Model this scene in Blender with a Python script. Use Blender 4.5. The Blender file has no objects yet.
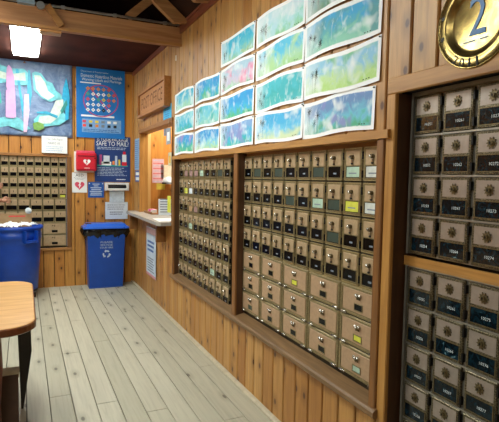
import bpy, math, random
from mathutils import Vector, Matrix
random.seed(7)
SC = bpy.context.scene
COL = SC.collection
W, B = 1.354, 6.77            # right wall plane, back wall plane
# ------------------------------------------------------------------ camera
f, yaw, pit, rol = 490.0, 0.43258, 0.0656, 0.01805
fw = Vector((math.sin(yaw)*math.cos(pit), math.cos(yaw)*math.cos(pit), -math.sin(pit)))
rt0 = Vector((math.cos(yaw), -math.sin(yaw), 0)); up0 = rt0.cross(fw)
rt = rt0*math.cos(rol)+up0*math.sin(rol); up = up0*math.cos(rol)-rt0*math.sin(rol)
cd = bpy.data.cameras.new('camera'); cam = bpy.data.objects.new('camera', cd); COL.objects.link(cam)
cd.sensor_width = 36; cd.lens = 36*f/499; cd.clip_start = .02; cd.clip_end = 60
m = Matrix((rt, up, -fw)).transposed().to_4x4(); m.translation = Vector((0, 0, 1.45)); cam.matrix_world = m
SC.camera = cam
# ------------------------------------------------------------------ world and exposure
wd = bpy.data.worlds.new('world'); SC.world = wd; wd.use_nodes = True
wd.node_tree.nodes['Background'].inputs[0].default_value = (.75, .85, 1, 1)
wd.node_tree.nodes['Background'].inputs[1].default_value = .6
SC.view_settings.view_transform = 'Standard'; SC.view_settings.look = 'None'
SC.view_settings.exposure = 1.8; SC.view_settings.gamma = 1; SC.view_settings.use_curve_mapping = False
LIGHT = 13.0                   # strength of the fluorescent diffusers
FIX = [(.04, 5.73), (-.08, 2.7), (-.62, 4.0), (-3.75, 6.2), (-1.5, .7)]   # first one is in view

# ------------------------------------------------------------------ materials
def lin(c):
    if isinstance(c, str): c = [int(c[i:i+2], 16)/255 for i in (0, 2, 4)]
    return tuple(((x+.055)/1.055)**2.4 if x > .04045 else x/12.92 for x in c)+(1,)
class NT:
    def __init__(s, name):
        s.m = bpy.data.materials.new(name); s.m.use_nodes = True; s.t = s.m.node_tree; s.t.nodes.clear()
        s.out = s.n('ShaderNodeOutputMaterial'); s.b = s.n('ShaderNodeBsdfPrincipled'); s.l(s.b.outputs[0], s.out.inputs[0])
    def n(s, t, **k):
        x = s.t.nodes.new(t)
        for a, b in k.items(): setattr(x, a, b)
        return x
    def l(s, a, b): s.t.links.new(a, b)
    def put(s, sock, v):
        if isinstance(v, bpy.types.NodeSocket): s.l(v, sock)
        else: sock.default_value = v
    def math(s, op, a, b=0., c=None):
        x = s.n('ShaderNodeMath', operation=op); s.put(x.inputs[0], a); s.put(x.inputs[1], b)
        if c is not None: s.put(x.inputs[2], c)
        return x.outputs[0]
    def noise(s, vec, scale, detail=3, rough=.5, dist=0):
        x = s.n('ShaderNodeTexNoise'); s.l(vec, x.inputs['Vector']); x.inputs['Scale'].default_value = scale
        x.inputs['Detail'].default_value = detail; x.inputs['Roughness'].default_value = rough; x.inputs['Distortion'].default_value = dist
        return x.outputs[0]
    def mapr(s, v, a, b, c=0., d=1.):
        x = s.n('ShaderNodeMapRange'); s.put(x.inputs[0], v)
        for i, q in enumerate((a, b, c, d)): x.inputs[i+1].default_value = q
        return x.outputs[0]
    def mix(s, fac, a, b, blend='MIX'):
        x = s.n('ShaderNodeMix', data_type='RGBA', blend_type=blend); s.put(x.inputs[0], fac); s.put(x.inputs[6], a); s.put(x.inputs[7], b)
        return x.outputs[2]
    def comb(s, a, b, c):
        x = s.n('ShaderNodeCombineXYZ')
        for i, q in enumerate((a, b, c)): s.put(x.inputs[i], q)
        return x.outputs[0]
    def sep(s, v):
        x = s.n('ShaderNodeSeparateXYZ'); s.l(v, x.inputs[0]); return x.outputs
    def bump(s, h, st=.3, d=.002):
        x = s.n('ShaderNodeBump'); x.inputs['Strength'].default_value = st; x.inputs['Distance'].default_value = d
        s.l(h, x.inputs['Height']); s.l(x.outputs[0], s.b.inputs['Normal'])
    def col(s, c): s.put(s.b.inputs['Base Color'], c)
    def rough(s, r): s.put(s.b.inputs['Roughness'], r)

def plain(name, c, rough=.5, metal=0., var=.12, scale=30, spec=None, bump=0, coat=0):
    t = NT(name); p = t.n('ShaderNodeTexCoord').outputs['Object']; c = lin(c)
    nz = t.noise(p, scale, 4)
    dk = tuple(x*(1-var) for x in c[:3])+(1,); lt = tuple(min(1, x*(1+var)) for x in c[:3])+(1,)
    t.col(t.mix(t.mapr(nz, .3, .7), dk, lt)); t.rough(rough); t.b.inputs['Metallic'].default_value = metal
    if spec is not None: t.b.inputs['Specular IOR Level'].default_value = spec
    if coat: t.b.inputs['Coat Weight'].default_value = coat
    if bump: t.bump(nz, bump)
    return t.m
def boards(name, axis, pitch, org, cols, rough=.45, knots=True, stretch=.06, grain=1.0, knotc='4a2208', var=.5, kn=5.5, gate=.6):
    """boards running along Z (walls) or Y (floor); axis = the world axis across them"""
    t = NT(name); pos = t.n('ShaderNodeNewGeometry').outputs['Position']; x, y, z = t.sep(pos)
    ac = {'X': x, 'Y': y}[axis]; along = z if name.startswith('wall') else y
    k = t.math('FLOOR', t.math('DIVIDE', t.math('SUBTRACT', ac, org), pitch))
    wn = t.n('ShaderNodeTexWhiteNoise', noise_dimensions='1D'); t.l(k, wn.inputs['W']); rnd = wn.outputs[0]
    off = t.math('MULTIPLY', rnd, 37.)
    vec = t.comb(t.math('MULTIPLY', ac, 1.), t.math('MULTIPLY', along, stretch), off)
    g1 = t.noise(vec, 55, 5, .6, .6); g2 = t.noise(vec, 14, 3, .5, 1.2)
    c = t.mix(t.mapr(rnd, 0, 1), lin(cols[0]), lin(cols[1]))
    c = t.mix(t.mapr(g2, .3, .75, 0, var), c, lin(cols[2]))
    c = t.mix(t.mapr(g1, .45, .8, 0, .45*grain), c, lin(cols[3]))
    if knots:
        vo = t.n('ShaderNodeTexVoronoi', voronoi_dimensions='2D'); vo.inputs['Scale'].default_value = 1
        t.l(t.comb(t.math('MULTIPLY', ac, 9.), t.math('ADD', t.math('MULTIPLY', along, kn), off), 0.), vo.inputs['Vector'])
        g = t.mapr(t.sep(vo.outputs['Color'])[0], gate, gate+.02)
        d = t.math('ADD', vo.outputs['Distance'], t.math('SUBTRACT', 1., g))
        kk = t.mapr(d, .07, .12, .9, 0); halo = t.mapr(d, .08, .4, .5, 0)
        c = t.mix(halo, c, lin(cols[3])); c = t.mix(kk, c, lin(knotc))
    t.col(c); t.rough(rough); t.bump(g1, .25, .001); return t.m
def grain(name, c1, c2, axis=0, rough=.45, scale=1., c3=None):
    """one-piece timber, grain along the given local axis"""
    t = NT(name); p = t.n('ShaderNodeNewGeometry').outputs['Position']; o = list(t.sep(p))
    o[axis] = t.math('MULTIPLY', o[axis], .07)
    v = t.comb(*o); n1 = t.noise(v, 40*scale, 5, .6, .8); n2 = t.noise(v, 9*scale, 3, .5, 1.5)
    c = t.mix(t.mapr(n1, .3, .75), lin(c1), lin(c2))
    if c3: c = t.mix(t.mapr(n2, .55, .75, 0, .7), c, lin(c3))
    t.col(c); t.rough(rough); t.bump(n1, .2, .001); return t.m

M = {}
M['wallR'] = boards('wall_pine_right', 'Y', .1355, 2.445, ('b27c3c', 'd0a05c', '8c5826', '683c14'))
M['wallB'] = boards('wall_pine_back', 'X', .128, .224, ('c4843a', 'd89c4c', 'a06226', '7a481a'), knotc='4a2208')
M['floor'] = boards('floor_planks', 'X', .1345, .003, ('aea994', 'c2bca8', 'a09a88', '88826f'), rough=.5, stretch=.05, knotc='5f5a4c', var=.4, kn=3.5, gate=.74)
M['gap'] = plain('shadow_gap', '241811', .9)
M['trimL'] = grain('trim_light_wood_y', 'c4904a', 'a06c30', 1, c3='8a5824')
M['trimLz'] = grain('trim_light_wood_z', 'c4904a', 'a06c30', 2, c3='8a5824')
M['trimD'] = grain('trim_brown_wood_y', 'a87438', '825022', 1, c3='68401a')
M['trimDz'] = grain('trim_brown_wood_z', '8e5e2c', '66401e', 2, c3='4c2e14')
M['trimX'] = grain('trim_wood_x', 'b98448', '94602e', 0, c3='7d4f25')
M['cove'] = grain('cove_trim', '8a4a30', '6a3420', 1); M['coveX'] = grain('cove_trim_x', '8a5a38', '6c4228', 0)
M['beam'] = grain('beam_wood', 'c08c5c', '966238', 0, .55, .6, '744a28')
M['raft'] = grain('rafter_wood', 'b88652', '8c5c32', 0, .6, .6, '6c4526')
M['dkreveal'] = grain('shaded_reveal_wood', '5a3a22', '3e2614', 2); M['ceil'] = plain('ceiling_plywood', '46231a', .8, var=.4, scale=2.5, spec=.1, bump=.1)  # reveal colour darkened to imitate shade on the recess sides
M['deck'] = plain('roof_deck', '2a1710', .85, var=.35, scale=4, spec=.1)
M['steel'] = plain('galvanised_steel', 'a8aaa8', .4, .8)
M['boxgrey'] = plain('junction_box_paint', '8fa0ac', .5, .3)
M['white'] = plain('white_paint', 'e6e6e2', .5, var=.03)
# mailbox metals
M['brass_frame'] = plain('brass_frame', '93845f', .42, .5, .25, 120)
M['tan'] = plain('tan_door_enamel', 'b79e7c', .42, .25, .10, 60)
M['tanbig'] = plain('tan_large_door_enamel', 'b39474', .5, .12, .08, 60)
M['window'] = plain('dark_glass_pane', '06090c', .2, 0, .5, 40, spec=.18)
M['slot'] = plain('dark_hinge_iron', '15110d', .5, .4)
M['chrome'] = plain('nickel_lock', 'c8c4ba', .25, .9)
M['railbody'] = plain('dark_bank_body', '2e2719', .5, .4); M['oldbrass'] = plain('aged_brass', '6c5f42', .4, .6, .3, 150)
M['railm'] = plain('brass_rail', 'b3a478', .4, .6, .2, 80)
M['ylw'] = plain('yellow_label', 'cfd046', .6); M['mint'] = plain('mint_label', 'a9c3ae', .6); M['wlab'] = plain('white_label', 'cfd2cc', .6); M['pinkl'] = plain('dull_pink_label', '9b7a76', .6); M['grnl'] = plain('dim_green_glass_card', '37473f', .35)
def stipple():
    t = NT('stippled_brass'); p = t.n('ShaderNodeTexCoord').outputs['Object']
    v = t.n('ShaderNodeTexVoronoi'); v.inputs['Scale'].default_value = 220; t.l(p, v.inputs['Vector'])
    t.col(t.mix(t.mapr(v.outputs['Distance'], .1, .6), lin('9a8f72'), lin('4c4432'))); t.b.inputs['Metallic'].default_value = .65; t.rough(.38)
    t.bump(v.outputs['Distance'], .5, .001); return t.m
M['stip'] = stipple()
M['fgpanel'] = plain('brushed_bronze_panel', 'a0948a', .36, .4, .08, 60)
M['fgframe'] = plain('pale_metal_casing', '9a968c', .4, .6)
def glassnum():
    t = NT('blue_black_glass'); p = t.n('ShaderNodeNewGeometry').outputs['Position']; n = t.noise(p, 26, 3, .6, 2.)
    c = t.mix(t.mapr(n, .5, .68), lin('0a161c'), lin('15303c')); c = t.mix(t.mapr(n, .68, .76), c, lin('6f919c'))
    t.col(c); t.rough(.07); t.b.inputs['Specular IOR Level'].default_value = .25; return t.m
M['fgglass'] = glassnum()
M['numb'] = plain('white_numerals', 'd3dde0', .5, var=.02)
M['blueplastic'] = plain('blue_plastic', '1048a4', .38, var=.08, scale=8, bump=.05)
M['bluelid'] = plain('blue_lid_plastic', '2a66d4', .35, var=.06, scale=8)
M['barrel'] = plain('barrel_blue_plastic', '0c44ac', .42, var=.1, scale=9, bump=.05)
M['bag'] = plain('black_liner_film', '0b0c0e', .12, var=.3, scale=40, bump=.5)
M['print'] = plain('pale_print', 'b9c9dc', .6); M['ink'] = plain('black_ink', '1a1a1e', .7); M['grayink'] = plain('grey_ink', '7d8490', .7)
M['paper'] = plain('paper_white', 'eef0ee', .75, var=.03, scale=12); M['paperb'] = plain('paper_bluish', 'd5dfe6', .75, var=.04)
M['pblue'] = plain('poster_sky_blue', '1b78c8', .35, var=.08, scale=4); M['pnavy'] = plain('poster_navy', '1d3f7c', .35, var=.15, scale=5)
M['pblue2'] = plain('poster_sign_blue', '1c57a6', .4, var=.06); M['red'] = plain('red_vinyl', 'd01f33', .38, var=.06, bump=.2, scale=60)
M['rose'] = plain('rose_ring', 'b0447c', .5); M['heart'] = plain('heart_red', 'd94a63', .5)
M['orange'] = plain('orange_print', 'e08440', .5); M['yel'] = plain('yellow_print', 'e4c83c', .5); M['teal'] = plain('teal_print', '2fa79a', .5); M['redp'] = plain('red_print', 'd9413f', .5)
M['lamp'] = None
def emis(name, c, s):
    t = NT(name); t.b.inputs['Emission Color'].default_value = lin(c); t.b.inputs['Emission Strength'].default_value = s; t.col(lin(c)); return t.m
M['lamp'] = emis('lit_diffuser', 'f6fcf6', LIGHT)
def laminate():
    t = NT('table_maple'); p = t.n('ShaderNodeNewGeometry').outputs['Position']; x, y, z = t.sep(p)
    v = t.comb(t.math('MULTIPLY', x, .12), y, z); n = t.noise(v, 30, 4, .5, .5)
    t.col(t.mix(t.mapr(n, .3, .7), lin('d6a464'), lin('b8823f'))); t.rough(.28); t.b.inputs['Coat Weight'].default_value = .3; return t.m
M['table'] = laminate()
M['tedge'] = grain('table_edge', '7a3e1a', '582a10', 1, .3)
M['dkwood'] = plain('dark_painted_wood', '2b241f', .5, var=.3, scale=12)
M['counter'] = plain('counter_laminate', 'a09c94', .4, var=.12, scale=14)
M['redwood'] = grain('reddish_wood', '7a3a20', '5a2814', 2)
M['card'] = plain('brown_cardboard', 'a68660', .8, var=.08); M['dcard'] = plain('dark_brown_cardboard', '4a3426', .8)
M['cream'] = plain('cream_wood', 'b9ad94', .5)
def hammered():
    t = NT('polished_brass'); p = t.n('ShaderNodeTexCoord').outputs['Object']; n = t.noise(p, 25, 3)
    t.col(t.mix(t.mapr(n, .35, .7), lin('a38c54'), lin('705c34'))); t.b.inputs['Metallic'].default_value = .9; t.rough(.24); t.bump(n, .15, .003); return t.m
M['plate'] = hammered()
M['bluepaint'] = plain('blue_painted_numeral', '2c6fb0', .45, var=.15, scale=30)
M['skin'] = plain('skin', 'c08e74', .55, var=.06); M['shirt'] = plain('grey_shirt', '4c5460', .8); M['jeans'] = plain('denim', '2f3c55', .8); M['hair'] = plain('brown_hair', '3a2a1c', .6); M['shoe'] = plain('shoe_leather', '2a211b', .5)
M['eye'] = plain('eye_white', 'dcd8d0', .3, var=.01); M['lip'] = plain('lip', '9a5a50', .5)

# ------------------------------------------------------------------ mesh helpers
class MB:
    def __init__(s): s.v = []; s.f = []; s.mi = []; s.ms = []; s.sm = []; s.uv = None
    def mid(s, m):
        if m not in s.ms: s.ms.append(m)
        return s.ms.index(m)
    def add(s, vs, fs, m, smooth=False):
        o = len(s.v); s.v += [tuple(v) for v in vs]; k = s.mid(m)
        for q in fs: s.f.append(tuple(o+i for i in q)); s.mi.append(k); s.sm.append(smooth)
        return s
    def box(s, x0, x1, y0, y1, z0, z1, m):
        vs = [(x, y, z) for x in (x0, x1) for y in (y0, y1) for z in (z0, z1)]
        return s.add(vs, [(0, 1, 3, 2), (4, 6, 7, 5), (0, 4, 5, 1), (2, 3, 7, 6), (0, 2, 6, 4), (1, 5, 7, 3)], m)
    def cbox(s, x0, x1, y0, y1, z0, z1, m, b=.004):
        """box with its front (z1) edges chamfered"""
        vs = [(x0, y0, z0), (x1, y0, z0), (x1, y1, z0), (x0, y1, z0), (x0, y0, z1-b), (x1, y0, z1-b), (x1, y1, z1-b), (x0, y1, z1-b),
              (x0+b, y0+b, z1), (x1-b, y0+b, z1), (x1-b, y1-b, z1), (x0+b, y1-b, z1)]
        fs = [(3, 2, 1, 0)]
        for a in (0, 4): fs += [(a+i, a+(i+1) % 4, a+4+(i+1) % 4, a+4+i) for i in range(4)]
        return s.add(vs, fs+[(8, 9, 10, 11)], m)
    def prism(s, poly, z0, z1, m, ax='z'):
        n = len(poly)
        def P(a, b, c): return {'z': (a, b, c), 'x': (c, a, b), 'y': (a, c, b)}[ax]
        vs = [P(a, b, z0) for a, b in poly]+[P(a, b, z1) for a, b in poly]
        fs = [tuple(range(n-1, -1, -1)), tuple(range(n, 2*n))]+[(i, (i+1) % n, n+(i+1) % n, n+i) for i in range(n)]
        return s.add(vs, fs, m)
    def ring(s, x0, x1, y0, y1, w, z0, z1, m):
        s.box(x0, x1, y1-w, y1, z0, z1, m); s.box(x0, x1, y0, y0+w, z0, z1, m)
        s.box(x0, x0+w, y0+w, y1-w, z0, z1, m); return s.box(x1-w, x1, y0+w, y1-w, z0, z1, m)
    def tube(s, pts, r, m, n=10, cap=True):
        pts = [Vector(p) for p in pts]; rs = r if isinstance(r, (list, tuple)) else [r]*len(pts); vs = []; fs = []
        for i, p in enumerate(pts):
            d = (pts[min(i+1, len(pts)-1)]-pts[max(i-1, 0)]).normalized()
            a = d.orthogonal().normalized() if i == 0 else (a-d*a.dot(d)).normalized()
            b = d.cross(a)
            for k in range(n):
                t = 2*math.pi*k/n; vs.append(p+a*math.cos(t)*rs[i]+b*math.sin(t)*rs[i])
        for i in range(len(pts)-1):
            for k in range(n): fs.append((i*n+k, i*n+(k+1) % n, (i+1)*n+(k+1) % n, (i+1)*n+k))
        if cap: fs += [tuple(range(n-1, -1, -1)), tuple((len(pts)-1)*n+k for k in range(n))]
        return s.add(vs, fs, m, True)
    def lathe(s, prof, c, m, n=32, ax='z', sx=1, sy=1):
        vs = []; fs = []
        for (r, h) in prof:
            for k in range(n):
                t = 2*math.pi*k/n; a, b = r*math.cos(t)*sx, r*math.sin(t)*sy
                p = {'z': (a, b, h), 'x': (h, a, b), 'y': (a, h, b)}[ax]; vs.append((c[0]+p[0], c[1]+p[1], c[2]+p[2]))
        for i in range(len(prof)-1):
            for k in range(n): fs.append((i*n+k, i*n+(k+1) % n, (i+1)*n+(k+1) % n, (i+1)*n+k))
        return s.add(vs, fs, m, True)
    def ball(s, c, r, m, n=10, sc=(1, 1, 1)):
        vs = []; fs = []
        for i in range(n//2+1):
            ph = math.pi*i/(n//2)
            for k in range(n):
                t = 2*math.pi*k/n; vs.append((c[0]+r*sc[0]*math.sin(ph)*math.cos(t), c[1]+r*sc[1]*math.sin(ph)*math.sin(t), c[2]+r*sc[2]*math.cos(ph)))
        for i in range(n//2):
            for k in range(n): fs.append((i*n+k, i*n+(k+1) % n, (i+1)*n+(k+1) % n, (i+1)*n+k))
        return s.add(vs, fs, m, True)
    def disc(s, cx, cy, r, z0, z1, m, n=20): return s.prism([(cx+r*math.cos(2*math.pi*k/n), cy+r*math.sin(2*math.pi*k/n)) for k in range(n)], z0, z1, m)
    def bar(s, p0, p1, w, h, m):
        """rectangular timber between two points"""
        p0, p1 = Vector(p0), Vector(p1); d = (p1-p0).normalized(); a = d.cross(Vector((0, 1, 0)) if abs(d.y) < .9 else Vector((0, 0, 1))).normalized(); b = d.cross(a)
        vs = [p+a*i*h/2+b*j*w/2 for p in (p0, p1) for i, j in ((-1, -1), (1, -1), (1, 1), (-1, 1))]
        return s.add(vs, [(0, 1, 2, 3), (7, 6, 5, 4)]+[(i, 4+i, 4+(i+1) % 4, (i+1) % 4) for i in range(4)], m)
    def mesh(s, name):
        me = bpy.data.meshes.new(name); me.from_pydata(s.v, [], s.f)
        for mm in s.ms: me.materials.append(mm)
        me.polygons.foreach_set('material_index', s.mi); me.polygons.foreach_set('use_smooth', s.sm)
        me.validate(); me.update(); 
        import bmesh
        bm = bmesh.new(); bm.from_mesh(me); bmesh.ops.recalc_face_normals(bm, faces=bm.faces); bm.to_mesh(me); bm.free()
        return me
    def obj(s, name, parent=None, loc=(0, 0, 0)):
        o = bpy.data.objects.new(name, s.mesh(name)); COL.objects.link(o); o.parent = parent; o.location = loc; return o
def tag(o, label=None, cat=None, group=None, kind=None):
    if label: o['label'] = label
    if cat: o['category'] = cat
    if group: o['group'] = group
    if kind: o['kind'] = kind
    return o
def struct(o, label=None): o['kind'] = 'structure'; return tag(o, label)
ROT = {'back': (math.pi/2, 0, 0), 'right': (math.pi/2, 0, -math.pi/2), None: (0, 0, 0)}
def thing(name, label, cat, loc, face=None, group=None, rz=0):
    o = bpy.data.objects.new(name, None); COL.objects.link(o); o.empty_display_size = .05; o.location = loc
    r = ROT[face]; o.rotation_euler = (r[0], r[1], r[2]+rz); return tag(o, label, cat, group)
def strim(name, loc, face):
    o = bpy.data.objects.new(name, None); COL.objects.link(o); o.empty_display_size = .05; o.location = loc; o.rotation_euler = ROT[face]; o['kind'] = 'structure'; return o
def copy_tree(o, parent=None):
    c = o.copy(); COL.objects.link(c); c.parent = parent
    for ch in [q for q in COL.objects if q.parent == o]: copy_tree(ch, c)
    return c
def text(mb, s, cx, cy, w, h, z, m, ext=.0008):
    """lettering as geometry in a local xy plane, fitted to w x h and centred on cx, cy"""
    cu = bpy.data.curves.new('t', 'FONT'); cu.body = s; cu.extrude = 0; cu.resolution_u = 2
    o = bpy.data.objects.new('t', cu); me = bpy.data.meshes.new_from_object(o)
    vs = [v.co.copy() for v in me.vertices]
    if vs:
        x0, x1 = min(v.x for v in vs), max(v.x for v in vs); y0, y1 = min(v.y for v in vs), max(v.y for v in vs)
        k = h/max(1e-6, y1-y0); kx = w/max(1e-6, x1-x0)
        mb.add([((v.x-(x0+x1)/2)*kx+cx, (v.y-(y0+y1)/2)*k+cy, z) for v in vs], [tuple(p.vertices) for p in me.polygons], m)
    bpy.data.objects.remove(o); bpy.data.curves.remove(cu); bpy.data.meshes.remove(me)
def lines(mb, x0, x1, y1, n, dy, z, m, h=.4, seed=1):
    """rows of print too small to read: short dashes"""
    r = random.Random(seed)
    for i in range(n):
        x = x0; end = x1-(x1-x0)*r.random()*.2
        while x < end:
            w = (x1-x0)*(.05+.09*r.random()); mb.box(x, min(end, x+w), y1-i*dy-dy*h, y1-i*dy, z, z+.0006, m); x += w+(x1-x0)*.02

# ------------------------------------------------------------------ the room
XL, YF, ZT = -4.6, -2.2, 2.85
def cutwall(a0, a1, z0, z1, holes, pitch, org):
    """board segments (a, z rectangles) between openings"""
    out = []; k = math.floor((a0-org)/pitch)
    while org+k*pitch < a1:
        s0, s1 = max(a0, org+k*pitch), min(a1, org+(k+1)*pitch); cuts = [s0, s1]
        for h in holes:
            for e in h[:2]:
                if s0+.002 < e < s1-.002: cuts.append(e)
        cuts.sort()
        for c0, c1 in zip(cuts, cuts[1:]):
            segs = [(z0, z1)]
            for h in holes:
                if h[0] < (c0+c1)/2 < h[1]:
                    segs = [q for s in segs for q in ((s[0], min(s[1], h[2])), (max(s[0], h[3]), s[1])) if q[1]-q[0] > .01]
            for s in segs: out.append((c0, c1, s[0], s[1], c0 == s0, c1 == s1))
        k += 1
    return out
# floor
mb = MB(); r = random.Random(3); k = math.floor((XL-.003)/.1345)
mb.box(XL, 3.0, YF, 7.3, -.12, -.022, M['gap'])
while .003+k*.1345 < W+.05:
    x0 = .003+k*.1345; x1 = x0+.1345; y = YF; first = True
    while y < B+.1:
        L = r.uniform(1.3, 3.2); y2 = min(B+.1, y+L)
        g = .0024; b = .002
        vs = [(x0+g, y+g, -.03), (x1-g, y+g, -.03), (x1-g, y2-g, -.03), (x0+g, y2-g, -.03), (x0+g, y+g, -b), (x1-g, y+g, -b), (x1-g, y2-g, -b), (x0+g, y2-g, -b),
              (x0+g+b, y+g+b, 0), (x1-g-b, y+g+b, 0), (x1-g-b, y2-g-b, 0), (x0+g+b, y2-g-b, 0)]
        fs = [(3, 2, 1, 0)]
        for a in (0, 4): fs += [(a+i, a+(i+1) % 4, a+4+(i+1) % 4, a+4+i) for i in range(4)]
        mb.add(vs, fs+[(8, 9, 10, 11)], M['floor']); y = y2
    k += 1
mb.box(W+.12, 3.0, 4.5, 7.3, -.03, 0, M['floor'])
struct(mb.obj('floor'))
# right wall: boards from x = W+.012
WB = W+.012
holes = [(1.645, 4.72, .47, 1.65), (.55, 1.56, .16, 1.81), (4.81, 6.35, .98, 2.02)]
mb = MB()
for a0, a1, z0, z1, e0, e1 in cutwall(YF, B, 0, 2.86, holes, .1355, 2.445):
    g0 = .0048 if e0 else 0; g1 = .0048 if e1 else 0; b = .005
    ya, yb = a0+g0, a1-g1
    vs = [(WB+.02, ya, z0), (WB+b, ya, z0), (WB, ya+(b if e0 else 0), z0), (WB, yb-(b if e1 else 0), z0), (WB+b, yb, z0), (WB+.02, yb, z0)]
    n = len(vs); vs += [(x, y, z1) for x, y, z in vs]
    mb.add(vs, [tuple(range(n)), tuple(range(2*n-1, n-1, -1))]+[(i, (i+1) % n, n+(i+1) % n, n+i) for i in range(n)], M['wallR'])
for a0, a1, z0, z1, e0, e1 in cutwall(YF, B+.15, 0, 2.86, holes, 20, -10):
    mb.box(WB+.018, WB+.10, a0, a1, z0, z1, M['gap'])
struct(mb.obj('wall_right'))
# back wall, hall side, with the opening for the far bank
BBH = (-1.35, .515, .515, 1.69)
mb = MB()
for a0, a1, z0, z1, e0, e1 in cutwall(XL, WB+.02, 0, 2.86, [BBH], .128, .224):
    g0 = .004 if e0 else 0; g1 = .004 if e1 else 0; b = .004; xa, xb = a0+g0, a1-g1
    vs = [(xa, B+.02, z0), (xa, B+b, z0), (xa+b, B, z0), (xb-b, B, z0), (xb, B+b, z0), (xb, B+.02, z0)]
    n = len(vs); vs += [(x, y, z1) for x, y, z in vs]
    mb.add(vs, [tuple(range(n)), tuple(range(2*n-1, n-1, -1))]+[(i, (i+1) % n, n+(i+1) % n, n+i) for i in range(n)], M['wallB'])
for a0, a1, z0, z1, e0, e1 in cutwall(XL, WB+.1, 0, 2.86, [BBH], 20, -10):
    mb.box(a0, a1, B+.018, B+.10, z0, z1, M['gap'])
struct(mb.obj('wall_back'))
mb = MB(); mb.box(XL-.1, XL, YF, B+.1, 0, 2.9, M['wallR']); struct(mb.obj('wall_left'))
mb = MB(); mb.box(XL, W+.1, YF-.1, YF, 0, 2.9, M['wallB']); struct(mb.obj('wall_front'))
# baseboard and trims
mb = MB(); mb.prism([(WB, 0), (WB-.03, 0), (WB-.03, .012), (WB-.02, .02), (WB, .022)], YF, B, M['cream'], 'y'); struct(mb.obj('baseboard_right'))
mb = MB(); mb.box(WB-.018, WB, YF, B, 2.80, 2.855, M['cove']); mb.box(WB-.03, WB, YF, 4.6, 2.855, 2.875, M['cove']); struct(mb.obj('trim_1'))
mb = MB(); mb.box(XL, WB-.018, B-.014, B, 2.822, 2.85, M['coveX']); struct(mb.obj('trim_2'))
mb = MB(); mb.box(WB-.02, WB, B-.045, B, .02, 2.80, M['trimLz']); struct(mb.obj('trim_3'))
# flat plywood ceiling beyond the beam, roof above
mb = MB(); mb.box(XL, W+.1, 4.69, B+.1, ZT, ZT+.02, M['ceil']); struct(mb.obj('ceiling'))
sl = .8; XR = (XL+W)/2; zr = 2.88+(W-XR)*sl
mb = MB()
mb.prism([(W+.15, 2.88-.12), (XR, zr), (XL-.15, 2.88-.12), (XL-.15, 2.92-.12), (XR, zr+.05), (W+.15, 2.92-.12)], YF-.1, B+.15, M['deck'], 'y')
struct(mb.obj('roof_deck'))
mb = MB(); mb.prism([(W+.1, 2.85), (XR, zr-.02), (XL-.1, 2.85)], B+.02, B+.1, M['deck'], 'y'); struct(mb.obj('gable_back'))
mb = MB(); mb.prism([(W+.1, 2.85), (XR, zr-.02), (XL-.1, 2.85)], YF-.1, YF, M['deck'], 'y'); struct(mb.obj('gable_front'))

# tie beams and rafters
def beam(y, label, nm):
    t = thing('tie_beam', label, 'beam', ((XL+W)/2, y, 2.69)); hx = (W-XL)/2+.01
    mb = MB(); mb.box(-hx, hx, -.045, .045, 0, .165, M['beam']); mb.obj('chord', t)
    mb = MB(); mb.box(-hx, hx, -.065, -.045, -.012, .012, M['trimX']); mb.obj('ledger_strip', t)
    for sx in (1, -1):
        mb = MB(); x0, x1 = (2.55*sx, 2.83*sx); mb.bar((sx*2.50, 0, .20), (sx*2.80, 0, .48), .05, .07, M['raft']); mb.obj('web', t)
    return t
bm_ = beam(4.60, 'long horizontal timber tie beam crossing above the lit ceiling light', 1)
o = MB().bar((1.82, -.07, .175), (1.93, -.07, .02), .03, .05, M['trimX']).obj('brace', bm_)
o = MB().box(1.76, 1.93, -.05, .06, -.035, -.013, M['trimX']).obj('cleat', bm_)
n = 0
for i in range(12):
    y = 4.36-.6*i
    if y < YF+.05: continue
    t = thing('rafter', 'rough timber rafter sloping up from the right wall into the dark roof', 'rafter', (W, y, 2.86), None, 'sloping roof rafters')
    if i == 0: t['label'] = 'timber rafter rising just in front of the tie beam end at the right wall'; del t['group']
    mb = MB(); L = (W-XR)
    mb.prism([(0, 0), (-L, L*sl), (-L, L*sl-.13), (-.12, -.13+.12*sl), (0, -.02)], -.03, .03, M['raft'], 'y'); o = mb.obj('timber', t)
# conduit and junction box
t = thing('electrical_conduit', 'thin grey metal conduit running along the top of the tie beam', 'conduit', (0, 4.53, 2.868))
MB().tube([(XL+.05, 0, 0), (W-.02, 0, 0)], .011, M['steel']).obj('pipe', t)
MB().box(-.03, .1, -.03, .03, -.02, .07, M['boxgrey']).obj('junction_box', t)
mb = MB(); mb.disc(.145, 0, .032, -.01, .02, M['steel']); mb2 = mb.obj('round_box', t); mb2.rotation_euler = (math.pi/2, 0, 0); mb2.location = (0, -.02, -.02)
for x in (.32, .75, 1.2): MB().box(x-.015, x+.015, -.014, .014, -.014, .013, M['steel']).obj('clip', t)
# ceiling lights
labs = ['lit rectangular fluorescent ceiling light with white diffuser near the back wall']
for i, (x, y) in enumerate(FIX):
    z = ZT if y > 4.7 else 2.82
    t = thing('ceiling_light', labs[0] if i == 0 else 'long white fluorescent ceiling light outside the picture', 'ceiling light', (x, y, z), None, None if i == 0 else 'fluorescent ceiling lights out of view')
    mb = MB(); mb.box(-.14, .14, -.56, .56, -.015, 0, M['white']); mb.obj('housing', t)
    mb = MB(); mb.prism([(-.133, -.015), (-.12, -.045), (.12, -.045), (.133, -.015)], -.55, .55, M['lamp'], 'y'); mb.obj('diffuser', t)
    if y < 4.7:
        for s in (-.4, .4): MB().tube([(0, s, 0), (0, s, 1.0 if x > -3 else .6)], .005, M['steel'], 6).obj('hanger', t)

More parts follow.
